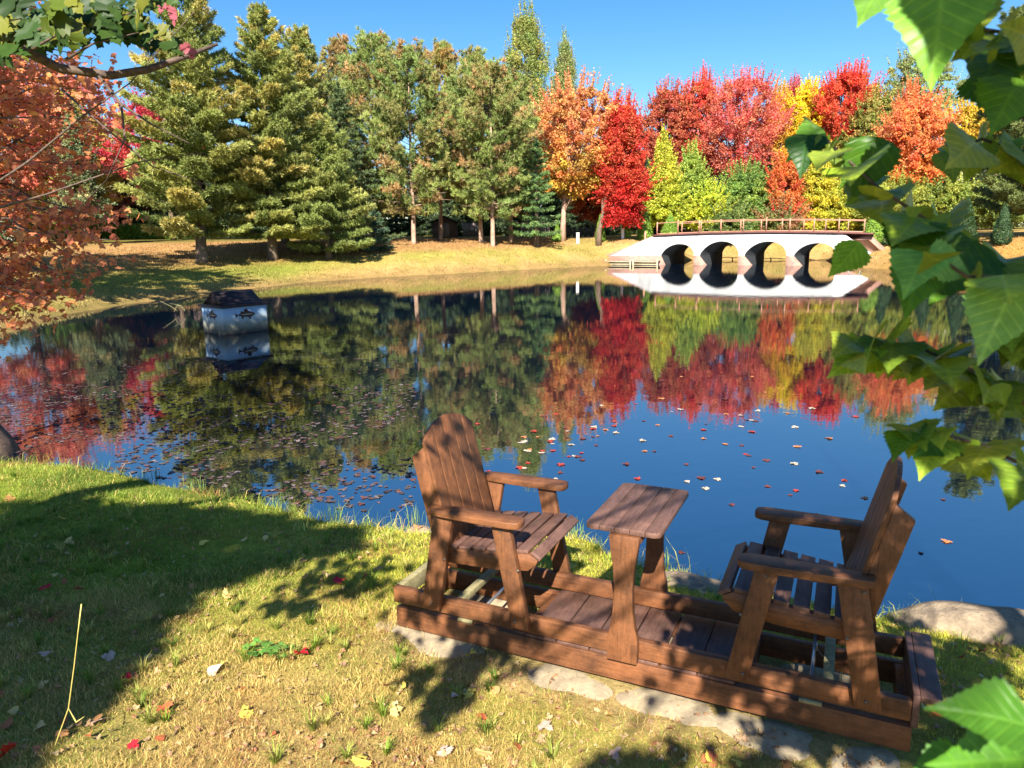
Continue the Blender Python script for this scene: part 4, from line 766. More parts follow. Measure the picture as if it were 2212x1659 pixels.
for a in [(1202, 57, 476, 12, 'small bright cone cedar at the foot of the pale maple trunk', 1), (1297, 57, 462, 13, 'small cone cedar between the two white posts', 2), (1352, 57.5, 455, 12, 'narrow cone cedar touching the white post', 3), (1393, 58, 445, 20, 'wide cone cedar next to the bridge apron', 4), (1447, 62, 462, 24, 'bright cedar behind the left end of the railing', 5),
          (1887, 47, 472, 20, 'round clipped bush at the right end of the railing', 6), (1918, 47, 440, 22, 'dark cone cedar on the right bank nearest the bridge', 7), (2010, 44, 440, 24, 'dark cone cedar in the middle of the right bank', 8), (2085, 42, 425, 26, 'tall dark cone cedar on the right bank behind the leaves', 9), (2165, 40, 440, 24, 'dark cone cedar at the right end of the bank', 10)]:
    cedar(*a, rnd='round' in a[4], cols=((40, 62, 34), (50, 76, 38)) if 'dark' in a[4] else ((112, 150, 44), (134, 168, 52), (92, 130, 42)))
# forked tree on the left shore, mostly out of view but mirrored in the pond and shading the left bank
for (x_, y_, hgt, wr, lab, cc_) in ((-17.2, 21.0, 11.0, 3.6, 'forked red and orange maple on the left shore behind the rust leaves', [(170, 70, 56), (190, 96, 60), (150, 100, 60)]), (-21.5, 25.5, 12.0, 3.4, 'tall green and russet maple on the left shore further back', [(110, 120, 60), (150, 90, 60), (96, 110, 54)])):
    r_ = np.array([x_, y_, 0]) - CAMO; zc = r_ @ _fw; ppx = CX + F * (r_ @ _r2) / zc
    hardwood('maple_tree', lab, 'maple tree', ppx, y_, 512 - (hgt - .9) / y_ * F * .97, 512 - 2.2 / y_ * F, wr / y_ * F / 1.18, cc_, int(500 + y_), shape='vase', dens=.75, leafs=.12, lean=.3)
# deep woods behind everything
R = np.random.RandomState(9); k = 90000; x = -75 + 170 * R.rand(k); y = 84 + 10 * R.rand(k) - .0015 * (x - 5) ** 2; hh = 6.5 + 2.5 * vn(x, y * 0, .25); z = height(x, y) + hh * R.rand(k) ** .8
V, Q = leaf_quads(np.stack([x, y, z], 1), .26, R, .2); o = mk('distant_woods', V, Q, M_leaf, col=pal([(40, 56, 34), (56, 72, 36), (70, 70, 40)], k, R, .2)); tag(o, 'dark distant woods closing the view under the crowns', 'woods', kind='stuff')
# grass tufts of the far banks
R = np.random.RandomState(12); k = 150000; x = -26 + 56 * R.rand(k); y = 16 + 46 * R.rand(k); d = sdist(x, y); kp = (d > .25) & (d < 13); x, y, d = x[kp], y[kp], d[kp]; k = len(x); z = height(x, y); a = R.rand(k) * 6.28; h_ = (.05 + .07 * R.rand(k)) * (.5 + vn(x, y, .9)); w_ = .018 + .014 * R.rand(k)
V = np.stack([np.stack([x - np.cos(a) * w_, y - np.sin(a) * w_, z - .01], 1), np.stack([x + np.cos(a) * w_, y + np.sin(a) * w_, z - .01], 1), np.stack([x + R.randn(k) * .05, y + R.randn(k) * .05, z + h_], 1)], 1).reshape(-1, 3)
cg = ground_colour(x, y) * (.75 + .6 * R.rand(k, 1)); o = mk('bank_grass', V, np.arange(3 * k).reshape(-1, 3), M_grass, col=np.clip(cg, 0, .9)); tag(o, 'dry tan and green grass covering the far banks', 'grass', kind='stuff')
# hedge on the left
R = np.random.RandomState(8); p0, p1 = at(90, 500, 56), at(425, 500, 60); k = 26000; f = R.rand(k); an = R.rand(k) * np.pi; hh = 1.15
c = p0[None, :] * (1 - f[:, None]) + p1[None, :] * f[:, None]; c[:, 1] += -np.cos(an) * .7 * (.8 + .2 * R.rand(k)); g0 = height(c[:, 0], c[:, 1]); c[:, 2] = g0 + .05 + np.abs(np.sin(an)) ** .6 * hh * (.9 + .15 * vn(c[:, 0], c[:, 0] * 0, 1.5)) * (R.rand(k) ** .25)
hd = empty('hedge', (float(p0[0]), float(p0[1]), gz(p0[0], p0[1])), 'long bright green leafy hedge behind the left lawn', 'hedge'); V, Q = leaf_quads(c - np.array(hd.location), .085, R, 0); mk('foliage', V, Q, M_leaf, col=pal([(96, 140, 40), (120, 160, 44), (70, 112, 36)], k, R, .2), parent=hd)
# dead branch on the left shore
p = onz(368, 678, .05); m = MB(off=(p[0], p[1], 0)); R = np.random.RandomState(4)
for i in range(4):
    a = R.randn() * .5 + (0 if i % 3 else 2.6); L = .2 + R.rand() * .35; q0 = p + [R.randn() * .15, .25 + R.randn() * .08, .05]; m.tube([q0, q0 + [math.cos(a) * L * .5, .1 * R.randn(), .12 + .1 * R.rand()], q0 + [math.cos(a) * L, .2 * R.randn(), .05 + .35 * R.rand() * (i % 3 == 0)]], [.011, .008, .004], 5)
o = m.build('dead_branch', M_grey, None); o.location = (p[0], p[1], 0); tag(o, 'bleached dead branch lying on the mud of the left shore', 'branch')
# ------------------------------------------------------------------ near leaves
def leaf_shape(kind):
    if kind == 'birch':      # half outline (x,y), y from stalk 0 to tip 1, finely toothed
        ys = np.linspace(0, 1, 23); hw_ = np.interp(ys, [0, .04, .14, .28, .42, .58, .74, .88, 1], [.02, .20, .37, .41, .36, .245, .13, .05, 0]); hw_[1:-1:2] *= 1.07; hw_[2:-1:2] *= .95
        half = np.stack([hw_, ys - .02], 1)
    else:                    # maple: lobes
        half = np.array([(.0, 0), (.10, -.02), (.30, -.08), (.26, .03), (.46, .06), (.40, .14), (.60, .26), (.47, .32), (.54, .46), (.40, .44), (.34, .40), (.16, .42), (.22, .58), (.30, .72), (.19, .72), (.16, .82), (.07, .86), (0, 1.0)])
    return half
def leaf_geo(kind):
    h = leaf_shape(kind); k = len(h); mid = np.stack([np.zeros(k), h[:, 1] if kind == 'birch' else np.linspace(0, 1, k)], 1)
    V = np.vstack([h, mid, h * [-1, 1]]); Q = []
    for i in range(k - 1): Q += [(i, i + 1, k + i + 1, k + i), (k + i, k + i + 1, 2 * k + i + 1, 2 * k + i)]
    return V, np.array(Q)
LG = {k: leaf_geo(k) for k in ('birch', 'maple')}
def leaves(kind, base, dirs, nrm, length, col, R, curl=.18, fold=.22):
    """many leaves as V,F,col,uv"""
    V0, Q0 = LG[kind]; n_ = len(base); k = len(V0); d = dirs / np.linalg.norm(dirs, axis=1, keepdims=True); s = np.cross(d, nrm); s /= np.linalg.norm(s, axis=1, keepdims=True); nn = np.cross(s, d)
    x = V0[:, 0][None]; y = V0[:, 1][None]; cu = (curl * (.4 + 1.2 * R.rand(n_, 1))); fo = fold * (.3 + 1.4 * R.rand(n_, 1)); ph = R.rand(n_, 1) * 6
    z = fo * np.abs(x) - cu * (y - .2) ** 2 + .035 * np.sin(y * 9 + ph) * np.abs(x) * 3 + .02 * np.sin(x * 14 + ph)
    P = base[:, None] + (s[:, None] * x[..., None] + d[:, None] * y[..., None] + nn[:, None] * z[..., None]) * length[:, None, None]
    Fc = (Q0[None] + (np.arange(n_) * k)[:, None, None]).reshape(-1, 4); return P.reshape(-1, 3), Fc, np.repeat(col, len(Q0), 0), np.tile(V0, (n_, 1))
def px3(x, y, d): r_ = ray(x, y); return CAMO + r_ * d
# --- birch at the right: trunk beyond the frame, its leafy twigs hang into view
R = np.random.RandomState(21); BT = np.array([2.1, -1.1, gz(2.1, -1.1)]); bt = empty('birch_tree', tuple(BT), 'near birch whose bright green toothed leaves hang into the right side of the view', 'birch tree')
TB = MB(off=BT); TB.tube([BT - [0, 0, .2], BT + [.03, 0, 1.2], BT + [0, .05, 2.6], BT + [-.05, .1, 4.2], BT + [-.1, 0, 6.4]], [.13, .105, .09, .07, .03], 10)
TW = MB(off=BT); B_, D_, N_, L_, Cc_ = [], [], [], [], []
GREENS = [(120, 148, 30), (98, 128, 24), (146, 164, 44), (82, 110, 24)]
def add_leaf(b_, t_, col=None, tilt=None, nrm=None):
    d = t_ - b_; L = np.linalg.norm(d)
    if nrm is None:
        nrm = CAMO - b_; nrm = nrm / np.linalg.norm(nrm) + np.array([0, 0, .9]) * (R.rand()) + R.randn(3) * (.35 if tilt is None else tilt)
    B_.append(b_); D_.append(d); N_.append(nrm); L_.append(L); Cc_.append(lin(col) if col is not None else pal(GREENS, 1, R, .12)[0])
stems = [([(2300, 610), (2100, 548), (1990, 468), (1890, 400), (1775, 292)], 1.02, .004), ([(2300, 930), (2130, 815), (2000, 757), (1880, 748)], .98, .0035), ([(2300, 1050), (2130, 965), (2040, 937), (1962, 930)], .92, .003),
         ([(2320, 605), (2180, 602), (2088, 597), (2010, 545)], .80, .003), ([(2330, 120), (2200, 75), (2100, 60), (2050, -40)], .85, .003), ([(2320, 300), (2210, 330), (2120, 300), (2060, 330)], 1.05, .003), ([(2320, 760), (2240, 720), (2160, 690)], 1.0, .003), ([(2320, 1640), (2260, 1590), (2215, 1570)], .44, .0016)]
for st_, d0, r0 in stems:
    P = [px3(x, y, d0 * (1 + .04 * math.sin(i * 2.1))) for i, (x, y) in enumerate(st_)]; out = P[0] + np.array([.5, -.25, .25]); TW.tube([BT + [0, .1, 2.2 + R.rand() * 1.6], (BT + [0, 0, 2.4] + out) / 2 + [0, 0, .25], out] + P, [.022, .014, .007] + [max(r0 * (1 - .16 * i), .0008) for i in range(len(P))], 6)
hero = [((2038, -45), (2012, 188), .66, (116, 168, 60)), ((2095, -10), (2078, 78), .9, (70, 112, 34)), ((1902, -30), (1853, 52), .8, (96, 140, 50)), ((2120, 80), (2060, 130), .9, None),  # pale tints put sunlit gloss, dark ones leaf shade, into the colour
        ((1778, 283), (1692, 352), 1.0, (110, 160, 60)), ((1745, 290), (1728, 380), 1.0, (40, 78, 26)), ((1900, 300), (1838, 440), 1.02, (66, 106, 24)), ((1865, 340), (1812, 410), 1.04, (80, 118, 30)),
        ((1990, 475), (1925, 570), .95, (70, 108, 24)), ((2003, 550), (1948, 695), .82, (70, 120, 30)), ((2006, 552), (2112, 598), .78, (128, 176, 84)), ((2000, 548), (1950, 640), .80, (120, 172, 76)),
        ((2195, 612), (2108, 790), .72, (136, 180, 90)), ((2185, 605), (2240, 700), .75, (110, 160, 60)), ((1856, 524), (1788, 606), .95, (110, 164, 56)), ((1960, 933), (1925, 992), .9, (84, 124, 28)), ((2025, 945), (1988, 1022), .9, (150, 180, 60)), ((2045, 950), (1985, 975), .9, (70, 112, 36)),
        ((2225, 1568), (2000, 1512), .42, (72, 118, 36)), ((2240, 1640), (2010, 1650), .46, (78, 128, 36)), ((2100, 1660), (1935, 1700), .48, (78, 130, 48)),
        ((1885, 750), (1790, 808), .97, (140, 170, 50)), ((1850, 735), (1800, 765), .97, None), ((2100, 520), (2010, 660), .95, (66, 104, 24)), ((2130, 150), (2200, 260), .9, (74, 120, 34)), ((2150, 90), (2120, 230), .9, (80, 118, 40)), ((2200, 170), (2140, 290), .85, (96, 140, 40))]
for b_, t_, d, c in hero: add_leaf(px3(*b_, d), px3(*t_, d * (.94 + .1 * R.rand())), c, .18)
for (st_, d0, r0), cnt in zip(stems, (48, 46, 20, 8, 22, 30, 24, 0)):
    for j in range(cnt):
        f = R.rand() * (len(st_) - 1); i = int(f); q = np.array(st_[i]) * (1 - f + i) + np.array(st_[i + 1]) * (f - i); dd = d0 * (.9 + .25 * R.rand()); an = rad(90 + R.randn() * 42 + 22); L = (34 + 44 * R.rand())
        q = q + R.randn(2) * 8
        if q[0] < 1980 and q[1] < 240: continue
        if q[0] < 1860: L *= .7
        t_ = q + np.array([math.cos(an), math.sin(an)]) * L; b3 = px3(q[0], q[1], dd); add_leaf(b3, px3(t_[0], t_[1], dd * (.9 + .16 * R.rand())))
        if R.rand() < .5: TW.tube([px3(*(np.array(st_[i]) * (1 - f + i) + np.array(st_[i + 1]) * (f - i)), d0), b3], [.0012, .0009], 5)
n_view = len(B_)
# overhead foliage of the same tree that dapples the glider and the grass
def sun_up(px, py, z, t): return onz(px, py, z) - LD * t
dapple = [(1800, 1570, .3, 150, 50, 170), (2060, 1600, .3, 140, 60, 260), (2100, 1430, .3, 90, 60, 130), (1990, 1340, .3, 40, 40, 30), (1650, 1640, .3, 70, 20, 50),
          (740, 1240, .3, 110, 42, 110), (620, 1300, .3, 80, 20, 40), (1010, 1425, .3, 60, 30, 46), (960, 1470, .3, 26, 22, 16), (905, 1450, .3, 22, 16, 10), (950, 1530, .3, 40, 22, 26), (1000, 1500, .3, 22, 30, 14), (1380, 1640, .3, 85, 16, 60), (1500, 1270, .2, 60, 30, 14), (1410, 1070, .95, 30, 14, 5), (1290, 1660, .3, 20, 10, 5)]  # bottom middle cluster added to stand in for the camera holder's shadow
for (px_, py_, z_, sx, sy, cnt) in dapple:
    t0 = 3.6 + 2.0 * R.rand(); 
    for j in range(cnt):
        c = sun_up(px_ + R.randn() * sx * .55, py_ + R.randn() * sy * .55, z_, t0 + R.rand() * .9); d = np.array([R.randn() * .6, R.randn() * .6, -.8]); n__ = -LD + R.randn(3) * .7
        B_.append(c); D_.append(d); N_.append(n__); L_.append(.08 + .04 * R.rand()); Cc_.append(pal(GREENS, 1, R, .12)[0])
    c0 = sun_up(px_, py_, z_, t0 + .4); TW.tube([BT + [0, 0, 3 + R.rand() * 2.5], (BT + [0, 0, 5.0] + c0) / 2 + R.randn(3) * .2 + [0, -.5, .4], c0 - LD * .6, c0], [.028, .016, .009, .004], 6)
for j in range(110):      # leaves further up the same twigs, between the sun and the hanging ones
    c = px3(1850 + 420 * R.rand(), 230 + 820 * R.rand(), .8 + .4 * R.rand()) - LD * (1.5 + 1.6 * R.rand()); B_.append(c); D_.append(np.array([R.randn() * .6, R.randn() * .6, -.8])); N_.append(-LD + R.randn(3) * .7); L_.append(.07 + .035 * R.rand()); Cc_.append(pal(GREENS, 1, R, .12)[0])
for (u0, u1, v0, v1, w0, w1, cnt) in ((1.62, 2.56, -.1, .62, -.25, .95, 1200), (1.40, 1.75, -.1, .6, -.2, .1, 60), (.05, .35, .0, .5, .74, .93, 34), (.18, .42, -.06, .0, -.05, .60, 46), (.0, .85, -.06, .0, -.25, .0, 80), (.66, .84, -.06, .0, -.1, .15, 16), (.3, .6, .0, .1, .15, .3, 16)):
    for j in range(cnt):
        tg = GO + np.array([u0 + (u1 - u0) * R.rand(), v0 + (v1 - v0) * R.rand(), w0 + (w1 - w0) * R.rand()]) @ GM; c = tg - LD * (3.4 + 1.8 * R.rand()); B_.append(c); D_.append(np.array([R.randn() * .6, R.randn() * .6, -.8])); N_.append(-LD + R.randn(3) * .7); L_.append(.07 + .035 * R.rand()); Cc_.append(pal(GREENS, 1, R, .12)[0])
_k = []
for i_, b_ in enumerate(B_):      # leaves high above the glider stay above the view
    r_ = np.array(b_) - CAMO; zc = r_ @ _fw
    _k.append(i_ < n_view or zc < .05 or abs(F * (r_ @ _r2) / zc) > 1106 * 1.12 or abs(F * (r_ @ _u2) / zc) > 829 * 1.12)
B_, D_, N_, L_, Cc_ = [[a_ for a_, q_ in zip(z_, _k) if q_] for z_ in (B_, D_, N_, L_, Cc_)]
B_, D_, N_, L_, Cc_ = map(np.array, (B_, D_, N_, L_, Cc_)); V, Q, cc, uv = leaves('birch', B_, D_, N_, L_, Cc_, R); mk('crown', V - BT, Q, M_near, col=cc, uv=uv, parent=bt, smooth=True)
TB.build('trunk', M_birch, bt, smooth=True); TW.build('twigs', M_twig, bt, smooth=True)
# --- green maple at the upper left: bare branch in view, big crown outside the view shading the lawn
R = np.random.RandomState(31); MT = np.array([-4.9, -1.6, gz(-4.9, -1.6)]); mt = empty('green_maple_tree', tuple(MT), 'near maple with a bare grey branch and green leaves across the upper left corner', 'maple tree')
TB = MB(off=MT); TB.tube([MT - [0, 0, .2], MT + [0, .1, 1.5], MT + [.1, .1, 3.5], MT + [0, 0, 6], MT + [.1, 0, 9]], [.24, .19, .17, .13, .05], 10)
br_ = [(-120, 10), (0, 72), (58, 112), (130, 148), (240, 163), (320, 150), (390, 126), (470, 95)]; P = [px3(x, y, 3.0 + .06 * i) for i, (x, y) in enumerate(br_)]
TB.tube([MT + [.05, .1, 2.6], P[0] + [-.6, -.6, -.1]] + P, [.11, .05, .034, .026, .022, .02, .0185, .0165, .013, .007], 10)
TB.tube([P[6], px3(402, 108, 3.36), px3(410, 96, 3.36)], [.012, .008, .003], 6)
for tw, d in (([(210, 160), (262, 225), (270, 300), (230, 390), (170, 450)], 3.2), ([(262, 225), (330, 270), (420, 315)], 3.2), ([(-60, 430), (60, 350), (180, 250), (280, 180), (420, 25)], 3.4), ([(130, 190), (220, 270), (330, 360), (450, 400)], 3.6), ([(0, 72), (120, 60), (280, 30), (330, -20)], 2.9), ([(140, 130), (200, 95), (300, 70)], 3.0), ([(-40, 460), (100, 420), (300, 350), (440, 330)], 3.7), ([(60, 112), (150, 60), (160, 10)], 3.0)):
    TB.tube([px3(x, y, d) for x, y in tw], np.linspace(.007, .0018, len(tw)), 5)
TB.build('trunk', M_twig, mt, smooth=True)
B_, D_, N_, L_, Cc_ = [], [], [], [], []
for j in range(122):
    u = R.rand(); x = u ** 1.15 * 310 - 25; y = R.rand() * (135 - 60 * u) - 25 + 35 * u * R.rand()
    if j > 104: x, y = 290 + R.rand() * 70, 100 - R.rand() * 40 if j > 116 else 0 - R.rand() * 40
    b3 = px3(x, y, 2.6 + R.rand() * .9); an = rad(90 + R.randn() * 55); b4 = b3 + _r2 * math.cos(an) * .1 - _u2 * math.sin(an) * .1
    B_.append(b3); D_.append(b4 - b3 + R.randn(3) * .03); N_.append(-_fw + np.array([0, 0, .5]) + R.randn(3) * .45); L_.append(.085 + .04 * R.rand()); Cc_.append(lin([(58, 82, 30), (44, 66, 30), (84, 100, 30), (110, 112, 32), (48, 72, 28)][R.randint(5)]) * (.8 + .4 * R.rand()))  # dark greens put shade, yellow-greens light shining through, into the colour
for x, y in ((372, 15), (378, 32), (410, 105), (395, 95), (352, 5)): b3 = px3(x, y, 3.1); B_.append(b3); D_.append(R.randn(3) * .3 + [0, 0, -1]); N_.append(-_fw + R.randn(3) * .4); L_.append(.05); Cc_.append(lin((170, 90, 100)))
def shade_ok(x, y): return True
poly = [(-250, 1050), (60, 1062), (250, 1048), (480, 1078), (620, 1092), (730, 1122), (820, 1142), (690, 1180), (570, 1205), (430, 1262), (330, 1325), (300, 1400), (230, 1500), (130, 1585), (60, 1680), (-250, 1800)]
def inside(x, y, P):
    c = False
    for i in range(len(P)):
        x1, y1 = P[i]; x2, y2 = P[i - 1]
        if (y1 > y) != (y2 > y) and x < (x2 - x1) * (y - y1) / (y2 - y1) + x1: c = not c
    return c
k = 0
while k < 2000:
    x, y = R.rand() * 1010 - 250, 1075 + R.rand() * 725
    if not inside(x, y, poly): continue
    g_ = onz(x, y, .35)
    if R.rand() > min(1, (g_[1] / 6) ** 2 + .25): continue
    c = g_ - LD * (8.5 + 4 * R.rand()); k += 1
    B_.append(c); D_.append(R.randn(3) + [0, 0, -.5]); N_.append(-LD + R.randn(3) * .5); L_.append(.16 + .07 * R.rand()); Cc_.append(lin([(66, 92, 34), (90, 110, 34)][R.randint(2)]))
for j in range(900):      # crown part shading the rust-coloured maple
    g_ = px3(-150 + 470 * R.rand() ** 1.0, 130 + 620 * R.rand(), 7.2 + R.randn() * .6); c = g_ - LD * (9 + 3 * R.rand()); B_.append(c); D_.append(R.randn(3) + [0, 0, -.5]); N_.append(-LD + R.randn(3) * .5); L_.append(.17 + .08 * R.rand()); Cc_.append(lin((80, 104, 36)))
B_, D_, N_, L_, Cc_ = map(np.array, (B_, D_, N_, L_, Cc_)); V, Q, cc, uv = leaves('maple', B_, D_, N_, L_, Cc_, R, fold=.12); mk('crown', V - MT, Q, M_maple, col=cc, uv=uv, parent=mt)
# --- orange maple on the left shore
R = np.random.RandomState(41); OT = np.array([-5.90, 7.75, gz(-5.90, 7.75)]); ot = empty('orange_maple_tree', tuple(OT), 'near maple with drooping rust orange leaves filling the left edge', 'maple tree')
TB = MB(off=OT); TB.tube([OT - [0, 0, .3], OT + [-.02, 0, .12], OT + [-.18, 0, .5], OT + [-.3, 0, 1.5], OT + [-.3, .1, 2.8], OT + [-.1, .1, 4.0], OT + [-.5, .5, 6.2], OT + [-1.2, 1.0, 8.0]], [.40, .26, .17, .14, .12, .10, .06, .02], 12)
for q_ in ((.9, .4, 6.6), (-1.9, .2, 6.9), (.3, 1.9, 7.2), (-1.6, 1.9, 7.6)): TB.tube([OT + [-.3, .3, 4.6], OT + np.array(q_) * [.6, .6, .88], OT + np.array(q_)], [.06, .035, .012], 6)
boundary = [(60, 235), (120, 252), (200, 250), (300, 272), (400, 300), (455, 318), (520, 250), (560, 285), (610, 205), (650, 165), (700, 120), (735, 60)]
def bx_(y): return np.interp(y, [b_[0] for b_ in boundary], [b_[1] for b_ in boundary])
B_, D_, N_, L_, Cc_ = [], [], [], [], []
OC = [(216, 108, 62), (204, 92, 58), (224, 124, 62), (190, 82, 62), (214, 134, 66)]
twigs = []
for j in range(44):
    y1 = 120 + 600 * R.rand(); xe = bx_(y1) - abs(R.randn()) * 70 - 5; d1 = 6.2 + 2.2 * R.rand(); y0 = y1 - 60 + 150 * R.rand() * (1 if y1 < 600 else -.5); e = px3(xe, y1, d1 / 1.0); s_ = OT + [-.3, 0, .9 + 2.6 * R.rand()]; s_[2] = np.clip(e[2] + R.randn() * .5, OT[2] + .6, OT[2] + 3.8)
    mid = (s_ + e) / 2 + [0, 0, .18 + .1 * R.randn()]; pts = np.array([s_, (s_ + mid) / 2 + [0, 0, .06], mid, (mid + e) / 2 + R.randn(3) * .05, e]); twigs.append(pts); TB.tube(pts, [.026, .016, .010, .006, .002], 5)
    nl = 92
    for q in range(nl):
        f = (.22 + .78 * R.rand()) * 4; i = min(int(f), 3); c = pts[i] * (1 - f + i) + pts[i + 1] * (f - i) + R.randn(3) * [.27, .22, .022]; c[2] -= .03
        r_ = (c - CAMO); zc = r_ @ _fw; xx = CX + F * (r_ @ _r2) / zc; yy = CY - F * (r_ @ _u2) / zc
        if xx > bx_(yy) + 12 or yy < 110: continue
        if xx < -420: continue
        B_.append(c); D_.append(np.array([R.randn() * .8, R.randn() * .5, -.55 + .4 * R.randn()])); N_.append(np.array([.1, -.35, .8]) + R.randn(3) * .4); L_.append(.052 + .03 * R.rand()); Cc_.append(pal(OC, 1, R, .12)[0])
for j in range(3600):      # upper crown above the view; it shades the pump house and mirrors in the pond
    if j % 3 == 0: c = HB + HM[0] * .6 + HM[1] * .5 + R.randn(3) * [.6, .6, .35] - LD * (9.3 + 2.6 * R.rand())
    else: c = OT + np.array([-.6, .6, 6.4]) + R.randn(3) * [1.5, 1.3, 1.0]
    if (c[2] - CAM_H) / c[1] < .36: continue
    B_.append(c); D_.append(R.randn(3) + [0, 0, -.4]); N_.append(np.array([.1, -.35, .8]) + R.randn(3) * .5); L_.append(.11 + .05 * R.rand()); Cc_.append(pal(OC, 1, R, .12)[0])
B_, D_, N_, L_, Cc_ = map(np.array, (B_, D_, N_, L_, Cc_)); V, Q, cc, uv = leaves('maple', B_, D_, N_, L_, Cc_, R, fold=.12); mk('crown', V - OT, Q, M_maple, col=cc, uv=uv, parent=ot)
TB.build('trunk', M_twig, ot, smooth=True)
print('near leaves', len(B_))
# left bank tree with forked trunk (seen mostly in the pond)
# ------------------------------------------------------------------ grass
R = np.random.RandomState(51)
def in_glider(x, y, pad=0.0):
    q = (np.stack([x, y, np.full_like(x, .4)], 1) - GO) @ GM.T; return (q[:, 0] > -pad) & (q[:, 0] < 2.47 + pad) & (q[:, 1] > -pad) & (q[:, 1] < W_ + pad)
PAV = [(o.location.x, o.location.y) for o in bpy.data.objects if o.name.startswith('paver')]
def blades(nb, xr, yr, hgt, wid, seed):
    R = np.random.RandomState(seed); x = xr[0] + (xr[1] - xr[0]) * R.rand(nb); y = yr[0] + (yr[1] - yr[0]) * R.rand(nb)
    vis = (np.abs(x) < .80 * y + .5) ; x, y = x[vis], y[vis]; d = sdist(x, y); keep = (d > .075) & (R.rand(len(x)) < .55 + .45 * sm(.35, .6, vn(x, y, 3.1)))
    ing = in_glider(x, y, -.02); keep &= ~(ing & (R.rand(len(x)) < .82))
    for (px_, py_) in PAV:
        c_, s_ = math.cos(rad(-25)), math.sin(rad(-25)); dx, dy = x - px_, y - py_; a = dx * c_ + dy * s_; b_ = -dx * s_ + dy * c_; keep &= ~(((a / .24) ** 4 + (b_ / .10) ** 4 < 1) & (R.rand(len(x)) < .93))
    q2 = (np.stack([x, y, np.full_like(x, .4)], 1) - GO) @ GM.T; keep &= ~((q2[:, 0] > 0) & (q2[:, 0] < 2.4) & (q2[:, 1] > -.30 + .2 * (vn(x, y, 5) - .5)) & (q2[:, 1] < 0) & (R.rand(len(x)) < .62))
    x, y, d = x[keep], y[keep], d[keep]; k = len(x); z = height(x, y); n1, n2, n3 = vn(x, y, .55), vn(x, y, 2.4), vn(x + 9, y, 6)
    sz = hgt * (.35 + 1.1 * R.rand(k)) * (.45 + 1.15 * n2 ** 1.5 * 1.5) * (1 + 2.4 * (d < .16) * R.rand(k) ** 2) * np.where(ing[keep], .7, 1); an = R.rand(k) * 6.28; la = R.rand(k) * 6.28; le = sz * (.35 + .9 * R.rand(k)); wv = wid * (.6 + .8 * R.rand(k))
    sx, sy = np.cos(an) * wv, np.sin(an) * wv; b0 = np.stack([x, y, z - .004], 1); mid = b0 + np.stack([np.cos(la) * le * .35, np.sin(la) * le * .35, sz * .62], 1); tip = b0 + np.stack([np.cos(la) * le, np.sin(la) * le, sz * (.62 + .35 * R.rand(k))], 1); s = np.stack([sx, sy, 0 * sx], 1)
    V = np.stack([b0 - s, b0 + s, mid - s * .7, mid + s * .7, tip], 1).reshape(-1, 3); i0 = np.arange(k)[:, None] * 5
    Qd = i0 + np.array([[0, 1, 3, 2]]); Tr = i0 + np.array([[2, 3, 4]])
    dryf = np.clip(sm(1.2, 2.6, d) * 1.0 * (.35 + n2) + .35 * (n3 - .4) - .35 * sm(-1.6, -3.0, x) + .12, 0.12, .95); moss = np.clip(sm(2.4, 1.2, d) * sm(-1.6, -.5, x), 0, 1)
    u = R.rand(k); gr = np.where((n1 > .5)[:, None], lin((134, 148, 58)), lin((98, 118, 44))); ds = np.where((R.rand(k) > .5)[:, None], lin((206, 178, 106)), lin((176, 150, 88))); ms = lin((190, 188, 70))[None] * np.ones((k, 1))
    c = np.where((u < dryf)[:, None], ds, np.where((R.rand(k) < moss * .75)[:, None], ms, gr)) * (.7 + .55 * R.rand(k, 1)); br_ = sm(.52, .72, vn(x + 31, y, 1.7)) * (R.rand(k) < .45); c = c * (1 - br_[:, None]) + lin((150, 104, 66)) * br_[:, None] * (.6 + .6 * R.rand(k, 1)); c = c * (1.22 + .4 * (n3[:, None] - .5))
    return V, Qd, Tr, c
gv, gq, gt, gc = [], [], [], []; off = 0
for (nb, xr, yr, hgt, wid, sd) in ((330000, (-3.0, 3.2), (1.4, 4.2), .030, .00115, 1), (210000, (-6.8, 3.8), (3.6, 7.9), .036, .0018, 2)):
    V, Qd, Tr, c = blades(nb, xr, yr, hgt, wid, sd); gv.append(V); gq.append(Qd + off); gt.append(Tr + off); gc.append(c); off += len(V)
R = np.random.RandomState(58); nt_ = 900; tx = -5.5 + 8.8 * R.rand(nt_); ty = 1.5 + 5.6 * R.rand(nt_) ** .8; kp = (sdist(tx, ty) > .12) & (np.abs(tx) < .8 * ty + .5) & ~in_glider(tx, ty, .02) & (vn(tx + 3, ty, 1.1) > .42); tx, ty = tx[kp], ty[kp]; nb_ = 34; k = len(tx) * nb_
x = np.repeat(tx, nb_); y = np.repeat(ty, nb_); hh = np.repeat(.05 + .06 * R.rand(len(tx)), nb_) * (.5 + .6 * R.rand(k)); a = R.rand(k) * 6.28; le = hh * (.3 + .8 * R.rand(k)); x0, y0 = x + np.cos(a) * .012 * R.rand(k), y + np.sin(a) * .012 * R.rand(k); z0 = height(x0, y0) - .004; b0 = np.stack([x0, y0, z0], 1); o_ = np.stack([np.cos(a) * le, np.sin(a) * le, 0 * a], 1); s = np.stack([-np.sin(a), np.cos(a), 0 * a], 1) * .0018
up = np.array([0, 0, 1.]); m1 = b0 + o_ * .35 + up * hh[:, None] * .68; m2 = b0 + o_ + up * hh[:, None] * .86
V = np.stack([b0 - s, b0 + s, m1 - s * .8, m1 + s * .8, m2], 1).reshape(-1, 3); i0 = np.arange(k)[:, None] * 5; gv.append(V); gq.append(i0 + np.array([[0, 1, 3, 2]]) + off); gt.append(i0 + np.array([[2, 3, 4]]) + off); off += len(V)
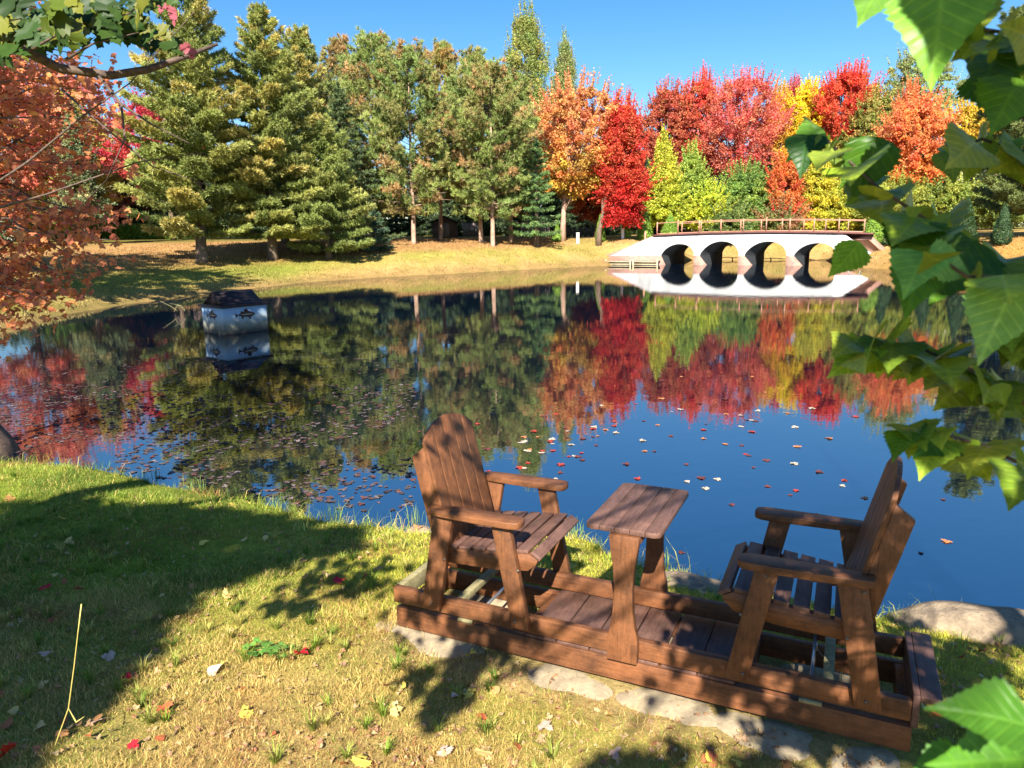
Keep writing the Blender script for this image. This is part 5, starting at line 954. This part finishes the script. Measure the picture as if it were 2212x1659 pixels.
tc_ = np.array([lin(c_) for c_ in ((128, 150, 52), (150, 160, 70), (104, 130, 44), (190, 180, 96))])[R.randint(0, 4, len(tx))]; gc.append(np.repeat(tc_, nb_, 0) * (.7 + .5 * R.rand(k, 1)))
gc_ = np.concatenate(gc); go_ = mk('lawn_grass', np.concatenate(gv), [np.concatenate(gq), np.concatenate(gt)], M_grass, col=np.concatenate([gc_, gc_])); tag(go_, 'short patchy grass around the glider', 'grass', kind='stuff')
# taller tufts at the water edge and a few weeds
def tuft(name, px, py, nbl, h, lab, cat, cols, seed, spread=.05, lean=.5, group=None, wid=.0022):
    R = np.random.RandomState(seed); p = onz(px, py, .1); g = gz(p[0], p[1]); p = onz(px, py, g); g = max(gz(p[0], p[1]), 0); V, Q = [], []
    for i in range(nbl):
        a = R.rand() * 6.28; l_ = lean * h * R.rand(); hh = h * (.5 + .6 * R.rand()); b0 = np.array([R.randn() * spread, R.randn() * spread, 0]); s = np.array([math.cos(a + 1.5), math.sin(a + 1.5), 0]) * wid * (.6 + .8 * R.rand()); o_ = np.array([math.cos(a), math.sin(a), 0]); k = len(V)
        for f in (0, .35, .7): c = b0 + o_ * l_ * f * f + [0, 0, hh * f * (1 - .12 * f)]; V += [c - s * (1 - f * .6), c + s * (1 - f * .6)]
        V += [b0 + o_ * l_ * 1.1 + [0, 0, hh * .88]] * 2; Q += [(k, k + 1, k + 3, k + 2), (k + 2, k + 3, k + 5, k + 4), (k + 4, k + 5, k + 7, k + 6)]
    o = mk(name, V, np.array(Q), M_grass, col=pal(cols, len(Q), R, .15)); o.location = (p[0], p[1], g); tag(o, lab, cat, group); return o
G1 = [(110, 146, 44), (140, 160, 56)]; G2 = [(70, 100, 48), (90, 120, 50)]
for i, (px_, py_, nb_, h_, lab, cl) in enumerate([(1240, 1150, 26, .20, 'green grass tuft between the left chair and the table at the water edge', G1), (715, 1110, 26, .16, 'dark reedy tuft at the water edge left of the chair', G2), (900, 1125, 22, .16, 'green tuft on the shore just left of the left chair back', G1), (330, 1028, 30, .13, 'grass tuft on the shore near the left edge', G2), (500, 1068, 30, .12, 'grass tuft on the left shore below the floating leaves', G2),
        (800, 1135, 24, .12, 'short tuft at the water edge left of the glider', G2), (1990, 1440, 26, .16, 'grass tuft right of the glider end board', G1), (1365, 1440, 26, .11, 'thin tuft growing against the front base rail by the table leg', [(170, 170, 70), (150, 160, 60)]), (1800, 1480, 22, .11, 'tuft growing at the base rail below the right chair', G1), (60, 1000, 30, .15, 'grass tuft on the shore at the far left edge of the lawn', G2), (210, 1012, 26, .12, 'low grass tuft between the two leftmost shore tufts', G2), (420, 1048, 30, .16, 'dark grass tuft where the shore starts to bend', G2), (600, 1085, 30, .17, 'dense dark tuft leaning over the drifting leaves', G2), (1110, 1138, 24, .13, 'tuft seen through the left armrest at the water edge', G2), (1420, 1205, 20, .12, 'sparse tuft beside the flat stone behind the table', G1), (2075, 1420, 26, .15, 'grass tuft below the large boulder', G1), (1935, 1340, 24, .12, 'dark tuft at the water edge behind the right chair', G2), (650, 1150, 18, .12, 'pale grass tuft at the edge of the sunlit patch', [(190, 190, 90)])]):
    tuft('grass_tuft', px_, py_, nb_, h_, lab, 'grass tuft', cl, 60 + i, group='grass tufts near the water')
# broad-leaf weed
R = np.random.RandomState(71); p = onz(775 * .74 + 0, 1400, .33); p = onz(580, 1400, .34); wd0 = empty('weed_plant', (p[0], p[1], gz(p[0], p[1])), 'low bright green leafy weed in the grass left of the glider', 'weed'); k = 38
B_ = np.stack([R.randn(k) * .07, R.randn(k) * .045, .03 + .03 * R.rand(k)], 1); V, Q, cc, uv = leaves('birch', B_, np.stack([R.randn(k), R.randn(k), .3 * R.rand(k)], 1), np.tile([0, 0, 1.], (k, 1)) + R.randn(k, 3) * .3, .03 + .02 * R.rand(k), pal([(70, 118, 40), (90, 136, 46)], k, R), R); mk('foliage', V, Q, M_near, col=cc, uv=uv, parent=wd0)
# dry stalk
p = onz(118, 1610, .45); g = gz(p[0], p[1]); d0 = np.linalg.norm(onz(118, 1610, g) - CAMO) / np.linalg.norm(ray(118, 1610)); P = [px3(x, y, d0 * q) for x, y, q in ((118, 1612, 1), (148, 1530, .985), (160, 1440, .97), (168, 1370, .96), (176, 1305, .95))]; q0 = P[0].copy(); ds = empty('dry_stalk', tuple(q0), 'tall pale dry stalk with one leaf standing in the lower left grass', 'stalk')
M_straw, n, l, b = mat('straw'); b.inputs[0].default_value = (*lin((196, 178, 96)), 1); m = MB(off=q0); m.tube([P[0] - [0, 0, .05]] + P, [.0024, .0022, .002, .0018, .0016, .0024], 6); m.tube([P[1], px3(165, 1560, d0 * .97), px3(182, 1548, d0 * .97)], [.0016, .003, .001], 6); m.build('stem', M_straw, ds, smooth=True)
# ------------------------------------------------------------------ fallen and floating leaves
R = np.random.RandomState(81); protoL = {}
def leaf_proto(kind, c, i):
    key = (kind, c, i)
    if key not in protoL:
        Rr = np.random.RandomState(hash((kind, i)) % 1000 if False else 7 + i * 13); V, Q, cc, uv = leaves(kind, np.zeros((1, 3)), np.array([[0, 1., 0]]), np.array([[0, 0, 1.]]), np.array([1.0]), np.array([lin(c)]), Rr, curl=.25 if i < 3 else .04, fold=(.35 if i % 2 else .12) if i < 3 else .05)
        V = V - [0, .4, 0]; V[:, 2] -= V[:, 2].min(); o = mk('fallen_leaf', V, Q, M_dead, col=cc, uv=uv, link=False); protoL[key] = o
    return protoL[key]
def put_leaf(name, kind, c, i, loc, size, lab, cat, grp, tilt=.15):
    o = leaf_proto(kind, c, i).copy(); o.name = name; C.objects.link(o); o.location = loc; o.rotation_euler = (R.randn() * tilt, R.randn() * tilt, R.rand() * 6.28); o.scale = (size,) * 3; tag(o, lab, cat, grp)
GL = [((212, 176, 110), 'tan', 40), ((196, 140, 86), 'light brown', 30), ((222, 196, 90), 'yellow', 18), ((176, 96, 60), 'rusty brown', 22), ((196, 40, 52), 'red', 6), ((206, 170, 150), 'pale pinkish', 14)]
for c, nm, cnt in GL:
    j = 0
    while j < cnt:
        x, y = R.rand() * 1900 - 20 if R.rand() < .8 else 1950 + R.rand() * 250, 1040 + 620 * R.rand() ** .8
        p = onz(x, y, .35); g = gz(p[0], p[1]); p = onz(x, y, g + .02)
        if sdist(p[0:1], p[1:2])[0] < .08 or in_glider(p[0:1], p[1:2], .06)[0]: continue
        side = 'left of' if x < 830 else ('in front of' if x < 1950 else 'right of'); put_leaf('fallen_leaf', 'maple' if R.rand() < .6 else 'birch', c, R.randint(3), (p[0], p[1], gz(p[0], p[1]) + .012 + .012 * R.rand()), .035 + .04 * R.rand(), f'small {nm} fallen leaf lying on the grass {side} the glider', 'fallen leaf', f'{nm} fallen leaves on the grass {side} the glider', .35); j += 1
p = onz(732, 1249, .3); put_leaf('fallen_leaf', 'maple', (206, 30, 56), 0, (p[0], p[1], gz(p[0], p[1]) + .03), .075, 'vivid crimson leaf lying in the dappled grass just left of the glider', 'fallen leaf', 'fallen leaves on the grass', .1)
p = onz(14, 1600, .5); put_leaf('fallen_leaf', 'maple', (196, 60, 40), 1, (p[0], p[1], gz(p[0], p[1]) + .03), .08, 'large orange-red leaf in the grass at the lower left corner', 'fallen leaf', 'fallen leaves on the grass', .3)
FL = [((196, 180, 158), 'pale', 34), ((176, 66, 52), 'red', 26), ((196, 130, 84), 'orange', 22), ((110, 62, 56), 'dark maroon', 40)]  # pale tint puts glare off the water surface into the leaf colour
for c, nm, cnt in FL:
    j = 0
    while j < cnt:
        cl = R.rand()
        if cl < .25: x, y = 1215 + R.randn() * 60, 965 + R.randn() * 32
        elif cl < .5: x, y = 1540 + R.randn() * 190, 945 + R.randn() * 75
        else: x, y = 900 + R.rand() * 1150, 870 + 420 * R.rand() ** 1.3
        p = onz(x, y, .003)
        if sdist(p[0:1], p[1:2])[0] > -.15: continue
        zone = 'beyond the left chair and table' if x < 1400 else ('between the table and the right chair' if x < 1900 else 'right of the right chair'); put_leaf('floating_leaf', 'maple' if R.rand() < .7 else 'birch', c, 3 + R.randint(3), (p[0], p[1], .003), .042 + .05 * R.rand(), f'small {nm} leaf floating on the pond {zone}', 'floating leaf', f'{nm} leaves floating {zone}', .04); j += 1
# small brown litter worked into the grass
k = 2100; X = -40 + 2260 * R.rand(k); Yp = 1040 + 640 * R.rand(k) ** .9; pts = np.array([onz(a, b_, .33) for a, b_ in zip(X, Yp)]); pts = pts[(sdist(pts[:, 0], pts[:, 1]) > .1) & ~in_glider(pts[:, 0], pts[:, 1], .02)]; k = len(pts); pts[:, 2] = height(pts[:, 0], pts[:, 1]) + .008 + .014 * R.rand(k)
V, Q, cc, uv = leaves('maple', pts, np.stack([R.randn(k), R.randn(k), R.randn(k) * .3], 1), np.tile([0, 0, 1.], (k, 1)) + R.randn(k, 3) * .5, .012 + .022 * R.rand(k) ** 2, pal([(170, 130, 84), (136, 96, 62), (190, 164, 106), (110, 80, 58), (146, 84, 56)], k, R, .2), R, curl=.4, fold=.4)
o = mk('leaf_litter', V, Q, M_dead, col=cc, uv=uv); tag(o, 'small crumbled brown leaf litter scattered through the lawn', 'leaf litter', kind='stuff')
# dense drift on the left: nobody could count it
k = 2900; X = -60 + 960 * R.rand(k) ** 1.15; Yp = 1110 - 270 * R.rand(k) ** .75 - 20 * R.rand(k); pts = np.array([onz(a, b_, .004) for a, b_ in zip(X, Yp)]); X2 = 900 * R.rand(500) - 40; Y2 = 760 + 160 * R.rand(500); pts2 = np.array([onz(a, b_, .004) for a, b_ in zip(X2, Y2)])
dn = vn(pts[:, 0], pts[:, 1], .8); pts = np.vstack([pts[(dn > .36)], pts2]); pts = pts[sdist(pts[:, 0], pts[:, 1]) < -.04]; k = len(pts)
V, Q, cc, uv = leaves('maple', pts, np.stack([R.randn(k), R.randn(k), R.randn(k) * .03], 1), np.tile([0, 0, 1.], (k, 1)) + R.randn(k, 3) * .04, .028 + .04 * R.rand(k), pal([(110, 96, 98), (90, 74, 70), (140, 124, 122), (120, 50, 40), (70, 58, 50)], k, R, .2) * .55, R, curl=.06, fold=.08)
o = mk('leaf_drift', V, Q, M_dead, col=cc, uv=uv); tag(o, 'dense drift of dull leaves floating along the left shore', 'floating leaves', kind='stuff')
print('objects', len(bpy.data.objects), 'faces', sum(len(m.polygons) for m in bpy.data.meshes))
